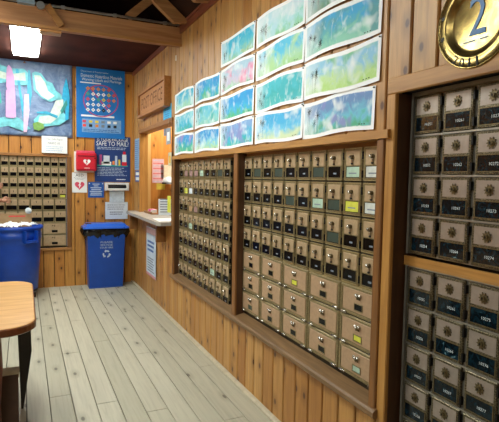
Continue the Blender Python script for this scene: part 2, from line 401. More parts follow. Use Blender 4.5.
# ------------------------------------------------------------------ mailbox banks
def key(me_holder): pass
def lock_small(t, x, y, z):
    mb = MB(); mb.disc(x, y, .0105, z, z+.008, M['oldbrass'], 14); mb.ball((x, y+.001, z+.014), .0085, M['chrome'], 10)
    mb.box(x-.004, x+.004, y-.028, y-.012, z, z+.007, M['chrome']); mb.ball((x, y-.03, z+.004), .006, M['slot'], 8)
    return mb.obj('combination_lock', t)
def small_door(w, h, par):
    """door cell centred on the origin in a local xy plane facing +z"""
    a, b = w/2-.004, h/2-.004
    mb = MB(); mb.cbox(-a, a-.008, -b, b, 0, .010, M['brass_frame'], .003)
    mb.ring(-a+.001, a-.009, -b+.001, b-.001, .0035, .010, .0135, M['railm'])  # lighter ring paints an edge highlight round the door
    mb.cbox(-a+.012, a-.019, b-.012-h*.44, b-.012, .010, .0145, M['tan'], .003)
    mb.ring(-a+.010, a-.017, -b+.010, -b+.012+h*.37, .004, .010, .015, M['brass_frame'])
    d = mb.obj('box_door', par)
    wv = MB(); wv.box(-a+.014, a-.021, -b+.014, -b+.008+h*.37, .010, .0115, M['window']); wv.box(-.014, .010, -b+.030, -b+.038, .0115, .0119, M['grayink'])
    wv.obj('window', d)
    lk = lock_small(d, -.004, b-.012-h*.20, .0145)
    MB().box(a-.008, a-.001, b-.055, b-.020, 0, .013, M['slot']).obj('hinge', d); MB().box(a-.008, a-.001, -b+.014, -b+.048, 0, .013, M['slot']).obj('hinge', d)
    return d
def big_door(w, h, par):
    a, b = w/2-.003, h/2-.003
    mb = MB(); mb.cbox(-a, a, -b, b, 0, .010, M['brass_frame'], .003); mb.ring(-a+.004, a-.004, -b+.004, b-.004, .009, .01, .013, M['brass_frame'])
    mb.cbox(-a+.022, a-.022, -b+.020, b-.014, .010, .0135, M['tanbig'], .002); d = mb.obj('large_box_door', par)
    wn = MB(); wn.ring(-.032, .032, -b+.030, -b+.066, .004, .0135, .016, M['brass_frame']); wn.box(-.028, .028, -b+.034, -b+.062, .0135, .0145, M['window']); wn.obj('window', d)
    mb = MB(); 
    for sx in (-.013, .013): mb.ball((sx, b-.035, .018), .009, M['chrome'], 10); mb.box(sx*.6-.004, sx*.6+.004, b-.055, b-.04, .0135, .019, M['oldbrass'])
    mb.ball((0, b-.036, .024), .009, M['chrome'], 10); mb.obj('combination_lock', d)
    for sx in (-1, 1): MB().tube([(sx*(a-.055), -b+.006, .014), (sx*(a-.012), -b+.006, .014)], .006, M['chrome'], 8).obj('hinge_pin', d)
    return d
def card(d, w, h, key_, part='label_card'):
    """a card showing behind a small door's pane"""
    a, b = w/2-.004, h/2-.004; mb = MB(); mb.box(-a+.017, a-.024, -b+.017, -b+.005+h*.37, .0115, .0122, M[key_])
    if key_ in ('ylw', 'wlab', 'mint'): mb.box(-a+.035, a-.045, -b+.032, -b+.038, .0122, .0126, M['grayink'])
    mb.obj(part, d)
XD = W+.060        # door plane in the long bank
def bankcase(t, w, h, dep=.05):
    mb = MB(); mb.box(0, w, 0, h, -dep, -.0005, M['railbody']); return mb.obj('cabinet_body', t)
# --- right module of the long bank: 10 small columns x 4 rows, 5 large columns x 3 rows
cw, chh = .1475, .1625
Y0 = 3.14; zt = 1.608
def rails(t, w, zs, m='railm', hgt=.007, dep=.004):
    for z in zs: MB().box(0, w, z-hgt/2, z+hgt/2, 0, dep, M[m]).obj('rail', t)
t = thing('mailbox_bank', 'long recessed bank of brass mailboxes with four small rows above three rows of large doors', 'mailboxes', (XD, Y0, .50), 'right')
Wd = cw*10; bankcase(t, Wd, zt-.5)
ptr = [(1, 9, 'wlab'), (1, 8, 'mint'), (2, 8, 'ylw'), (2, 9, 'wlab'), (1, 6, 'grnl'), (2, 4, 'grnl'), (2, 6, 'mint'), (1, 3, 'grnl'), (3, 7, 'grnl'), (2, 7, 'grnl'), (1, 1, 'grnl')]
sd = small_door(cw, chh, t)
def child(o): return [q for q in COL.objects if q.parent == o]
for rr in range(4):
    for c in range(10):
        d = sd if rr == c == 0 else copy_tree(sd, t) if not (rr == 0 and c == 0) else sd
        d.location = ((c+.5)*cw, zt-.5-(rr+.5)*chh, 0)
base_sd = sd
for rr, c, k_ in ptr:
    for q in child(t):
        if q.name.startswith('box_door') and abs(q.location.x-(c+.5)*cw) < .01 and abs(q.location.y-(zt-.5-(rr-.5)*chh)) < .01: card(q, cw, chh, k_)
bw, bh = cw*2, .1457; bd = big_door(bw, bh, t)
for rr in range(3):
    for c in range(5):
        d = bd if rr == c == 0 else copy_tree(bd, t); d.location = ((c+.5)*bw, zt-.5-4*chh-(rr+.5)*bh, 0)
        if (rr, c) in ((0, 2), (1, 4), (2, 4), (2, 0)):
            k_ = {(0, 2): 'ylw', (1, 4): 'ylw', (2, 4): 'mint', (2, 0): 'grnl'}[(rr, c)]
            b = bh/2-.003; MB().box(-.026, .026, -b+.036, -b+.060, .0146, .0152, M[k_]).obj('label_card', d)
rails(t, Wd, [zt-.5-4*chh]); 
# --- left module: 9 columns x 7 rows
Y1 = 4.70; t = thing('mailbox_bank', 'recessed bank of small brass mailboxes, seven rows high, nearest the service counter', 'mailboxes', (XD, Y1, .468), 'right')
bankcase(t, cw*9, zt-.468)
first = None
for rr in range(7):
    for c in range(9):
        if first is None: d = first = copy_tree(base_sd, t)
        else: d = copy_tree(first, t)
        d.location = ((c+.5)*cw, zt-.468-(rr+.5)*chh, 0)
        k_ = {(0, 0): 'pinkl', (0, 1): 'pinkl', (0, 2): 'pinkl', (0, 3): 'pinkl', (0, 4): 'mint', (0, 7): 'grnl', (1, 1): 'ylw', (1, 2): 'paperb', (3, 2): 'mint', (5, 6): 'mint', (2, 2): 'card', (2, 3): 'pinkl'}.get((rr, c))
        if k_ and d is not first: card(d, cw, chh, k_)
rails(t, cw*9, [zt-.468-k*chh for k in range(1, 7)], hgt=.006)
# --- wooden casing of the long bank
t = strim('trim_4', (W, 4.745, .45), 'right')
Lx = 4.745-1.607; X0 = XD-W
mb = MB(); mb.box(0, Lx+.03, 1.175, 1.21, -X0, .02, M['trimL']); mb.obj('head_rail', t)
mb = MB(); mb.prism([(-X0, -.005), (.02, -.005), (.028, .004), (.028, .022), (.02, .032), (-X0, .05)], -.03, Lx+.01, grain('worn_sill', '8a6a46', '65492c', 1), 'x')
mb.v = [(x, z, y) for x, y, z in mb.v]
o = mb.obj('sill', t)
MB().box(.02, Lx-.02, 1.155, 1.18, -X0-.05, -X0, M['trimD']).obj('filler_strip', t)
for (a, b, nm) in ((0, .05, 'left_post'), (1.556, 1.62, 'centre_post'), (Lx-.045, Lx, 'right_post')):
    MB().cbox(a, b, .03, 1.175, 0, .012, M['trimDz'], .004).box(a+.001, b-.001, .03, 1.175, -X0, 0, M['dkreveal']).obj('post', t)  # post sides take the darker reveal colour for their shaded look
MB().box(-.03, Lx+.03, 0.0, 1.215, -X0-.065, -X0-.055, M['dkwood']).obj('backing_board', t)  # unseen board, widened to keep outside light from leaking above the doors

# --- foreground bank
XF = W+.08
GY = 1.528; gw, gh = .1495, .158
def petal(t, x, y, z):
    mb = MB(); n = 10; pts = []
    for k in range(2*n):
        r_ = .021 if k % 2 == 0 else .013; a = math.pi*k/n; pts.append((x+r_*math.cos(a), y+r_*math.sin(a)))
    mb.prism(pts, z, z+.004, M['oldbrass']); mb.disc(x, y, .0085, z+.004, z+.011, M['oldbrass'], 14); mb.disc(x, y, .0035, z+.011, z+.0125, M['slot'], 8); mb.box(x-.0015, x+.0015, y-.006, y+.006, z+.0125, z+.013, M['slot'])
    return mb.obj('dial', t)
def fg_door(par):
    a, b = gw/2-.005, gh/2-.005
    mb = MB(); mb.cbox(-a, a-.008, -b, b, 0, .012, M['stip'], .003)
    mb.box(-a+.012, a-.018, b-.010-.062, b-.010, .012, .0132, M['fgpanel'])
    mb.ring(-a+.009, a-.015, -b+.008, -b+.069, .0035, .012, .0145, M['oldbrass']); d = mb.obj('box_door', par)
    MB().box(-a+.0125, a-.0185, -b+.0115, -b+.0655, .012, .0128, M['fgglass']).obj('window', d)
    petal(d, -.004, b-.043, .0132)
    MB().box(a-.007, a, b-.045, b-.014, 0, .015, M['slot']).obj('hinge', d); MB().box(a-.007, a, -b+.012, -b+.042, 0, .015, M['slot']).obj('hinge', d)
    return d
def fgbank(label, rows, ztop, num0, proto):
    t = thing('mailbox_bank', label, 'mailboxes', (XF, GY, ztop), 'right'); nc = 6
    mb = MB(); mb.box(-.012, gw*nc+.01, -rows*gh, .012, -.05, -.0005, M['fgframe']); mb.obj('cabinet_body', t)
    MB().box(-.014, gw*nc+.01, .0, .014, -.0005, .012, M['fgframe']).box(-.014, -.003, -rows*gh, .0, -.0005, .012, M['fgframe']).obj('edge_strip', t)
    for rr in range(rows):
        for c in range(nc):
            if proto is None: proto = d = fg_door(t)
            else: d = copy_tree(proto, t)
            d.location = ((c+.5)*gw, -(rr+.5)*gh, 0)
    for c in range(nc):
        for rr in range(rows):
            mb = MB(); text(mb, str(10251+num0+rr+10*c), (c+.5)*gw+.008, -(rr+.5)*gh-.038, .036, .0105, .0136, M['numb']); mb.obj('box_number', t)
    for k in range(1, rows): MB().box(0, gw*nc, -k*gh-.003, -k*gh+.003, 0, .008, M['fgframe']).obj('rail', t)
    return proto
pr = fgbank('nearest numbered brass mailbox bank, upper section above the wooden crossrail', 4, 1.79, 0, None)
pr = fgbank('nearest numbered brass mailbox bank, lower section below the wooden crossrail', 6, 1.106, 4, pr)
t = strim('trim_5', (W, 1.607, .12), 'right')
Lf = 1.607-.50
MB().cbox(0, .052, .0, 1.68, -.012, .004, M['trimLz']).obj('left_casing', t)
MB().cbox(0, Lf, 1.68, 1.745, -.012, .004, M['trimL']).obj('head_casing', t)
MB().cbox(Lf-.055, Lf, .0, 1.68, -.012, .004, M['trimLz']).obj('right_casing', t)
MB().cbox(0, Lf, -.06, .0, -.012, .004, M['trimL']).obj('bottom_casing', t)
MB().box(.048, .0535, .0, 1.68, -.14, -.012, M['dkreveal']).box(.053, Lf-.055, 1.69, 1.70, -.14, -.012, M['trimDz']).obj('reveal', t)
MB().box(.056, Lf-.055, .990, 1.028, -.08, -.068, M['trimL']).obj('crossrail', t)
MB().box(.05, Lf-.05, .0, 1.7, -.145, -.135, M['dkwood']).obj('backing_board', t)

# --- far bank on the back wall
sw, sh, mw, mh = .0957, .1345, .143, .155
t = thing('mailbox_bank', 'brass mailbox bank set in the back wall behind the blue barrel', 'mailboxes', (.508, B+.03, 1.688), 'back')
nx = 18
mb = MB(); mb.box(-sw*nx-.01, 0, -1.17, 0, -.04, -.0005, M['railbody']); mb.obj('cabinet_body', t)
def far_door(w, h, nm, wide=False):
    a, b = w/2-.003, h/2-.003
    mb = MB(); mb.cbox(-a, a, -b, b, 0, .008, M['brass_frame'], .002); mb.cbox(-a+.008, a-.008, b-.008-h*.48 if not wide else -b+.01, b-.008, .008, .011, M['tan'], .002); d = mb.obj(nm, t)
    if wide: MB().box(-.035, .035, -b+.025, -b+.055, .011, .013, M['window']).obj('window', d)
    else: MB().box(-a+.010, a-.010, -b+.014, -b+.014+h*.33, .008, .010, M['window']).obj('window', d)
    mb = MB(); mb.ball((-.001, b-.035, .014), .008, M['oldbrass'], 8)
    if wide: mb.ball((-.025, b-.035, .014), .008, M['oldbrass'], 8)
    mb.box(-.003, .003, b-.054, b-.04, .011, .014, M['slot']); mb.obj('lock', d)
    return d
fd = far_door(sw, sh, 'box_door'); nfirst = fd; cnt = 0
for rr in range(4):
    for c in range(nx):
        d = fd if cnt == 0 else copy_tree(fd, t); cnt += 1; d.location = (-(c+.5)*sw, -(rr+.5)*sh, 0)
        if rr == 3 and c == 0: MB().box(-.03, .03, -.05, -.02, .010, .011, M['ylw']).obj('label_card', d)
        if rr == 0 and c == 0: yl = None
md = far_door(mw, mh, 'medium_box_door'); cnt = 0
for rr in range(2):
    for c in range(9):
        d = md if cnt == 0 else copy_tree(md, t); cnt += 1; d.location = (-(c+.5)*mw-.004, -4*sh-(rr+.5)*mh, 0)
wd_ = far_door(mw*2, mh, 'wide_box_door', True); cnt = 0
for rr in range(2):
    for c in range(5):
        d = wd_ if cnt == 0 else copy_tree(wd_, t); cnt += 1; d.location = (-(c+.5)*mw*2-.004, -4*sh-(2+rr+.5)*mh, 0)
for z in (-4*sh, -3*sh, -2*sh, -sh, -4*sh-2*mh): MB().box(-sw*nx, 0, z-.002, z+.002, 0, .009, M['railm']).obj('rail', t)
t = strim('trim_6', (.565, B, .48), 'back')
MB().cbox(-1.96, 0, 1.205, 1.24, -.05, .02, M['trimX']).obj('head_casing', t)
MB().cbox(-1.96, 0, -.0, .035, -.05, .02, M['trimX']).obj('sill', t)
MB().cbox(-.055, 0, .035, 1.205, -.05, .02, M['trimDz']).obj('right_casing', t)
MB().cbox(-1.96, -1.91, .035, 1.205, -.05, .02, M['trimDz']).obj('left_casing', t)

# ------------------------------------------------------------------ watercolour sheets on the right wall
def wc(seed, sky, mid, gnd, blot):
    t = NT('watercolour_sheet'); uv = t.n('ShaderNodeUVMap').outputs[0]; u, v, _ = t.sep(uv)
    p = t.comb(t.math('MULTIPLY', u, 3.), v, float(seed)); n1 = t.noise(p, 2.2, 4, .6, 1.2); n2 = t.noise(t.comb(t.math('MULTIPLY', u, 9.), t.math('MULTIPLY', v, 1.2), float(seed)+5), 2, 3, .5, .8); n3 = t.noise(p, 1.4, 2, .5, .5); n4 = t.noise(t.comb(t.math('MULTIPLY', u, 3.), v, float(seed)+9), 1.8, 2, .5, .3)
    vv = t.math('ADD', v, t.math('MULTIPLY', t.math('SUBTRACT', n1, .5), 1.1))
    c = t.mix(t.mapr(vv, .35, .7), lin(mid), lin(sky)); c = t.mix(t.mapr(vv, .40, .15, 0, .9), c, lin(gnd))
    c = t.mix(t.mapr(n3, .52, .64, 0, .85), c, lin(blot)); c = t.mix(t.mapr(n2, .56, .72, 0, .55), c, lin('eaf4f6'))
    c = t.mix(t.mapr(n4, .55, .72, 0, .8), c, lin('eef4f6'))
    e = t.math('MINIMUM', t.math('MINIMUM', t.math('MULTIPLY', u, 3.1), t.math('MULTIPLY', t.math('SUBTRACT', 1., u), 3.1)), t.math('MINIMUM', v, t.math('SUBTRACT', 1., v)))
    e = t.math('ADD', e, t.math('MULTIPLY', t.math('SUBTRACT', n1, .5), .05))
    t.col(t.mix(t.mapr(e, .09, .115), lin('f8fafc'), t.mix(t.mapr(t.math('ADD', u, t.math('MULTIPLY', n1, .25)), .18, .42, .65, .04), c, lin('eaf4f8')))); t.rough(.8); return t.m
def sheet(yl, ztop, w, h, mt, seed, label, tilt=0., curl=.013):
    r = random.Random(seed); nx_, ny_ = 16, 6
    t = thing('watercolour_painting', label, 'painting', (WB, yl, ztop), 'right', None); t.rotation_euler.rotate_axis('Z', tilt)
    ph = r.uniform(-.3, .3)
    def dz(u, v): return .004+curl*(math.sin(math.pi*u)**1.3)*(.95-.2*v+.15*math.sin(3*u+ph*6))*(.8+ph)+.006*max(0, u-.85)*6*(1-v)
    mb = MB(); g = [(u*w, -(1-v)*h+.007*math.sin(2*math.pi*u+ph*9)*(1 if v > .5 else .8), dz(u, v)) for v in [j/ny_ for j in range(ny_+1)] for u in [i/nx_ for i in range(nx_+1)]]
    N = len(g); fs = [(j*(nx_+1)+i, j*(nx_+1)+i+1, (j+1)*(nx_+1)+i+1, (j+1)*(nx_+1)+i) for j in range(ny_) for i in range(nx_)]
    mb.add(g, fs, mt, True); me = bpy.data.meshes.new('sheet'); me.from_pydata(mb.v, [], mb.f); me.materials.append(mt); me.polygons.foreach_set('use_smooth', [True]*len(fs))
    ul = me.uv_layers.new(name='UVMap')
    for lp in me.loops: i = lp.vertex_index % (nx_+1); j = lp.vertex_index//(nx_+1); ul.data[lp.index].uv = (i/nx_, j/ny_)
    o = bpy.data.objects.new('sheet', me); COL.objects.link(o); o.parent = t; md_ = o.modifiers.new('s', 'SOLIDIFY'); md_.thickness = .0006; md_.offset = -1; es_ = o.modifiers.new('e', 'EDGE_SPLIT'); es_.split_angle = .6
    mb = MB()                 # ink drawing: dandelion heads on stalks
    def P(x, y): u = min(1, max(0, x/w)); v = min(1, max(0, 1+y/h)); return Vector((x, y+.007*math.sin(2*math.pi*u+ph*9)*.9, dz(u, v)+.0012))
    def stroke(a, b, wd_):
        a, b = P(*a), P(*b); d = (b-a); s_ = Vector((-d.y, d.x, 0)).normalized()*wd_/2
        mb.add([a-s_, a+s_, b+s_, b-s_], [(0, 1, 2, 3)], M['ink'])
    for q in range(r.choice((3, 4, 4, 5))):
        cx, cy = w*r.uniform(.09, .26), -h*r.uniform(.2, .75); R_ = r.uniform(.018, .028)
        for k in range(9):
            a = 2*math.pi*k/9+r.random()*.3; stroke((cx, cy), (cx+R_*math.cos(a), cy+R_*math.sin(a)), .0015)
        stroke((cx, cy), (cx-r.uniform(-.01, .03), -h*.88), .0010)
    for k in range(3): stroke((w*(.82+.03*k), -h*.86), (w*(.835+.03*k), -h*.855), .004)
    mb.obj('ink_drawing', t)
    for (x, y) in ((.008, -.008), (w-.008, -.008)): MB().lathe([(0, .006), (.003, .006), (.0035, 0), (0, 0)], P(x, y), M['ink'], 8).obj('push_pin', t)
    return t
AQ, BL, TE, GN, LG, PU, PK, YG = '22b4d8', '1b98de', '2cb4ae', '5cc080', 'b7dfa0', '8a88c8', 'ea88b0', 'c2dc86'
cols = [4.745, 4.122, 3.511, 2.889, 2.289]
zr_ = {0: 2.462, 1: 2.264, 2: 2.056, 3: 1.856}
S = {(0, 1): (AQ, '8fd3d8', '9fd8b8', 'c8ecec', 'pale aqua watercolour sheet, top of the left column, level with the blue flyer'),
 (0, 2): ('6cc6dc', AQ, TE, '9edbe4', 'soft turquoise watercolour sheet, middle of the column farthest from the camera'),
 (0, 3): (BL, TE, GN, '9a8cc8', 'blue watercolour with green and violet blots, bottom left sheet beside the counter opening'),
 (1, 1): (BL, AQ, GN, '37b0e0', 'bright blue over green watercolour, top sheet of the second column'),
 (1, 2): ('5cc3de', '7ccfd8', '90d0c0', TE, 'streaky aqua watercolour, middle sheet of the second column'),
 (1, 3): (BL, '7fd0e8', LG, 'a6dff0', 'light blue watercolour with pale streaks, bottom sheet of the second column'),
 (2, 0): (AQ, '62c4d0', 'a8c88f', '8fd8e8', 'turquoise sky watercolour hanging alone at the top of the third column'),
 (2, 1): ('a8cbe0', 'd7c3dc', '9fd4b4', PK, 'pink and lilac clouded watercolour in the third column'),
 (2, 2): (BL, '2fb4e0', '4fb878', '23a6e0', 'vivid blue over green watercolour below the pink clouded one'),
 (2, 3): ('7aa8dc', AQ, TE, PU, 'blue and violet watercolour, bottom of the third column'),
 (3, 0): ('cfe6ee', '9fdcd8', '8fcf96', 'b8e0ec', 'pale watercolour with dark seed heads, topmost in the fourth column'),
 (3, 1): ('58c4e6', 'b0dcb8', 'a0d48c', LG, 'pale green meadow watercolour, second from top in the fourth column'),
 (3, 2): ('3fbccb', '2fb0b4', '5cc4c4', '38b4c0', 'teal curtain striped watercolour with one large dandelion'),
 (3, 3): ('34a9e0', '6cc8ec', 'd8e4b0', '40b4e8', 'strong blue watercolour over pale yellow ground, bottom of the fourth column'),
 (4, 0): ('7fb2b4', '6f9f98', '5f8f6a', '8a8f80', 'grey green watercolour cut off by the top of the picture'),
 (4, 1): ('39a7d8', '6cbcb4', '8fd0b8', '5b9aa0', 'blue and grey green watercolour, uppermost whole sheet of the nearest column'),
 (4, 2): ('8fc8e4', 'c6e3a8', 'b4dc7c', '6fbf7a', 'lime green and sky blue watercolour with a green blot, nearest column'),
 (4, 3): ('6a90c4', '6fc6dc', '4fae7c', PU, 'blue violet sky over green grass watercolour, bottom of the nearest column')}
for (c, rr), (a, b_, g_, bl, lab) in S.items():
    wdt = .612 if c < 4 else (.603 if rr == 3 else .63)
    hh = .186 if rr != 3 else .186
    sheet(cols[c], zr_[rr]-(0.0 if c != 4 else .0), wdt-.008, hh if c != 4 or rr == 3 else .19, wc(c*7+rr*3+1, a, b_, g_, bl), c*10+rr, lab, tilt=random.uniform(-.006, .006)+(.02 if (c, rr) == (4, 0) else 0))

# ------------------------------------------------------------------ brass plate
t = thing('brass_plate', 'round polished brass plate with a painted blue 2 and stamped 2011 on the wall', 'plate', (WB, 1.185, 1.985), 'right')
R_ = .158
MB().lathe([(0, .006), (R_*.60, .006), (R_*.68, .010), (R_*.74, .020), (R_*.80, .0215), (R_*.97, .019), (R_*.985, .0225), (R_, .020), (R_, .016), (R_*.8, .016), (R_*.7, .004), (0, .002)], (0, 0, 0), M['plate'], 64).obj('dish', t)
mb = MB()
for k in range(90):
    a = 2*math.pi*k/90; mb.ball((R_*.955*math.cos(a), R_*.955*math.sin(a), .0205), .0028, M['plate'], 6)
mb.obj('beaded_rim', t)
mb = MB(); text(mb, '2', .0, .015, .066, .125, .0085, M['bluepaint']); o = mb.obj('painted_numeral', t)
mb = MB()
for i, ch in enumerate('2011'):
    a = math.radians(-122+i*13); q = MB(); text(q, ch, 0, 0, .020 if ch != '1' else .007, .030, 0, M['ink']); ca, sa = math.cos(a+math.pi/2), math.sin(a+math.pi/2)
    mb.add([(x*ca-y*sa+R_*.875*math.cos(a), x*sa+y*ca+R_*.875*math.sin(a), .0222) for x, y, z in q.v], q.f, M['ink'])
for a in (-165, 165, -15, 15):
    a = math.radians(a); pts = []
    for k in range(10): q = a+math.pi*k/5; rr_ = .011 if k % 2 == 0 else .0045; pts.append((R_*.875*math.cos(a)+rr_*math.cos(q), R_*.875*math.sin(a)+rr_*math.sin(q)))
    mb.prism(pts, .0212, .0224, M['slot'])
mb.obj('stamped_marks', t)
mb = MB(); lines(mb, -.055, -.005, -.062, 1, .007, .0072, M['print'], .8, 4); lines(mb, .012, .05, -.062, 1, .007, .0072, M['print'], .8, 6); mb.obj('pale_lettering', t)

# ------------------------------------------------------------------ service window
mb = MB(); X2 = 3.0
mb.box(WB+.10, X2, 6.95, 7.05, 0, 2.6, M['wallB']); mb.box(X2, X2+.05, 4.5, 7.05, 0, 2.6, M['wallB']); mb.box(WB+.10, X2, 4.45, 4.5, 0, 2.6, M['wallR'])
struct(mb.obj('wall_office'))
mb = MB(); mb.box(WB+.10, X2, 4.45, 7.05, 2.6, 2.65, M['white']); struct(mb.obj('ceiling_office'))
t = thing('ceiling_light', 'office light behind the service window, outside the view', 'ceiling light', (1.95, 6.1, 2.6))
MB().box(-.3, .3, -.3, .3, -.03, 0, M['white']).obj('housing', t); MB().box(-.28, .28, -.28, .28, -.045, -.03, emis('office_diffuser', 'fff2dc', 10)).obj('diffuser', t)
t = thing('service_window', 'open service window in the pine wall with wooden header and jambs', 'service window', (WB, 5.0, 1.0), 'right')
# local x: from -1.37 (far) to .08 (near)
MB().cbox(-1.36, .19, 1.0, 1.05, -.10, .018, M['trimD']).obj('header', t)
MB().cbox(-1.36, -1.335, 0, 1.0, -.10, .010, M['trimLz']).obj('jamb', t)
MB().cbox(.165, .19, 0, 1.0, -.10, .010, M['trimDz']).obj('jamb', t)
MB().box(-1.335, .165, -.025, -.002, -.10, -.005, M['trimL']).obj('stool', t)
# pieces of the office seen through the window
t = thing('wooden_partition', 'tall pine post coloured pale as if lit, standing inside the office behind the window', 'partition', (1.50, 6.62, 0)); MB().box(0, .07, 0, .10, 0, 2.6, grain('lit_tone_post', 'dcbb7c', 'c79f5e', 2)).obj('post', t); MB().box(.07, .62, .04, .07, 0, 2.6, M['wallB']).obj('panel', t)  # paler post colour imitates the strip lit by the office lamp
t = thing('service_counter', 'grey laminate service counter shelf projecting below the service window', 'counter', (W, 5.70, .965), 'right')
mb = MB(); mb.prism([(-.90, -.22), (-.90, .085), (-.80, .13), (.88, .15), (.93, .12), (.93, .012), (.66, .012), (.66, -.22)], 0, .034, M['counter'], 'y'); mb.obj('worktop', t)
MB().box(-.80, -.76, -.20, 0, -.010, .09, M['trimDz']).obj('bracket', t); MB().box(.60, .64, -.20, 0, -.010, .09, M['trimDz']).obj('bracket', t)
# paper sheets and small items on the counter
def flat(name, label, cat, loc, poly, m, th=.002, group=None):
    mb = MB(); mb.prism(poly, 0, th, m); o = mb.obj(name, None, loc); return tag(o, label, cat, group)
flat('paper_sheet', 'white sheet lying flat on the grey service counter', 'paper', (1.30, 5.12, 1.0), [(-.06, -.26), (.14, -.26), (.17, .12), (-.03, .15)], M['paper'])
t = thing('card_stand', 'upright white card display with printed panels on the service counter', 'display', (1.555, 5.72, 1.0), None, None, -.2)
mb = MB(); mb.bar((-.07, 0, 0), (-.07, .05, .2), .01, .14, M['paperb']); 
mb = MB(); mb.add([(-.10, 0, 0), (.08, 0, 0), (.08, .05, .19), (-.10, .05, .19), (-.10, .012, 0), (.08, .012, 0), (.08, .062, .19), (-.10, .062, .19)], [(0, 1, 2, 3), (7, 6, 5, 4), (0, 4, 5, 1), (1, 5, 6, 2), (2, 6, 7, 3), (3, 7, 4, 0)], M['paperb']); cs = mb.obj('panel', t)
mb = MB()
for i in range(6): mb.add([(-.08, -.001+.008*i+.008, .03+.03*i), (.05-.02*(i % 3), -.001+.008*i+.008, .03+.03*i), (.05-.02*(i % 3), .0+.008*i+.009, .042+.03*i), (-.08, .0+.008*i+.009, .042+.03*i)], [(0, 1, 2, 3)], M['grayink'])
mb.obj('printed_lines', cs)
t = thing('sticky_note', 'yellow green sticky note on the window edge above the counter', 'note', (WB-.012, 4.86, 1.09), 'right'); MB().box(-.10, .02, 0, .17, -.001, .002, M['ylw']).obj('note', t)
tag(MB().box(-.06, .06, -.002, 0, -.05, .05, plain('yellow_note_paper', 'd8c64a', .7)).obj('sticky_note', None, (1.72, 6.66, 1.33)), 'mustard yellow note pinned inside the office below the hat', 'note')
t = thing('shallow_tray', 'small brown wooden tray on the counter inside the window', 'tray', (1.45, 6.02, 1.0)); MB().box(-.06, .08, -.2, .2, 0, .012, M['trimD']).box(-.06, -.05, -.2, .2, .012, .03, M['trimD']).box(.07, .08, -.2, .2, .012, .03, M['trimD']).obj('tray', t)
t = thing('stapler_box', 'small pink and white box resting on the brown tray', 'box', (1.455, 6.03, 1.0125)); MB().box(-.035, .035, -.08, .10, 0, .035, M['paper']).obj('carton', t); MB().box(-.036, .036, -.05, .07, .01, .0365, plain('pink_band', 'd44f9a', .5)).obj('pink_band', t)
o = MB().box(0, .16, -.003, 0, -.33, 0, plain('pink_lined_paper', 'dcb4bc', .8, var=.05)).obj('hanging_paper', None, (1.60, 6.655, 1.70)); tag(o, 'tall pink lined sheet pinned inside the office', 'paper')
mb = MB()
for i in range(9): mb.box(.01, .15, -.0045, -.003, -.035*i-.03, -.035*i-.022, M['redp'] if i % 2 else M['print'])
q = mb.obj('ruled_lines', o)
t = thing('sun_hat', 'pale hanging hat with a dark band inside the office window', 'hat', (1.80, 6.56, 1.44)); mb = MB(); mb.lathe([(0, .1), (.05, .09), (.08, .05), (.085, 0), (.078, 0), (.07, .045), (0, .085)], (0, 0, -.08), M['paperb'], 20); mb.obj('crown', t); MB().lathe([(.083, .018), (.088, .018), (.088, 0), (.084, 0)], (0, 0, -.078), M['ink'], 20).obj('band', t)
MB().prism([(-.05, -.06), (-.03, -.14), (.03, -.14), (.05, -.06)], -.08, -.074, M['paperb']).obj('brim', t)
o = MB().box(0, .16, -.003, 0, -.2, 0, plain('beige_paper', 'd8cbb4', .8)).obj('hanging_paper', None, (1.72, 6.655, 1.62)); tag(o, 'beige sheet pinned behind the hanging hat inside the office', 'paper')
# tags hanging by the near jamb
for (yy, z0, z1, mt, lab, w_) in ((4.90, 1.785, 1.95, plain('grey_card', '8d97a4', .6), 'grey printed card bunch hanging at the upper right of the service window', .16), (4.84, 1.57, 1.70, plain('cream_card', 'c9c0a0', .6), 'small cream card with yellow picture hanging below the grey cards', .12)):
    t = thing('hanging_card', lab, 'card', (WB-.022, yy, z1), 'right'); MB().box(-w_/2, w_/2, z0-z1, 0, 0, .004, mt).obj('card', t)
    mb = MB(); mb.box(-w_*.3, w_*.3, (z0-z1)*.8, (z0-z1)*.25, .004, .0046, M['paper'] if z1 > 1.8 else plain('gold_print', 'd9a83c', .6)); mb.obj('picture', t)
    MB().tube([(0, 0, .002), (0, .07, .002), (0, .08, -.004)], .0015, M['cream'], 6).obj('string', t)
    if z1 > 1.8: MB().box(-w_/2-.09, -w_/2-.01, -.07, .0, .002, .006, M['grayink']).obj('side_card', t)
# blue strips beyond the window
t = thing('notice_strip', 'narrow pale blue notice strip beside the back corner on the right wall', 'notice', (WB, 6.52, 1.54), 'right'); MB().box(-.14, .16, 0, .41, 0, .003, plain('pale_blue_paper', '8fb4d6', .7)).obj('strip', t); mb = MB(); lines(mb, -.12, .14, .38, 14, .026, .003, M['pblue2'], .35, 3); mb.obj('print', t)
t = thing('notice_card', 'small blue and white card below the pale blue notice strip', 'notice', (WB, 6.50, 1.385), 'right'); MB().box(-.12, .14, 0, .145, 0, .003, M['pblue2']).obj('card', t); MB().box(-.09, .11, .02, .06, .003, .0036, M['paper']).box(-.09, .11, .085, .125, .003, .0036, M['paper']).obj('print', t)
t = thing('flyer', 'bright blue flyer pinned below the post office sign', 'flyer', (WB, 5.03, 2.035), 'right'); MB().box(-.155, .155, 0, .165, 0, .003, plain('cyan_flyer', '42b4e4', .6)).obj('sheet', t); mb = MB(); lines(mb, -.11, .11, .14, 6, .022, .003, M['pblue2'], .3, 8); mb.obj('print', t)
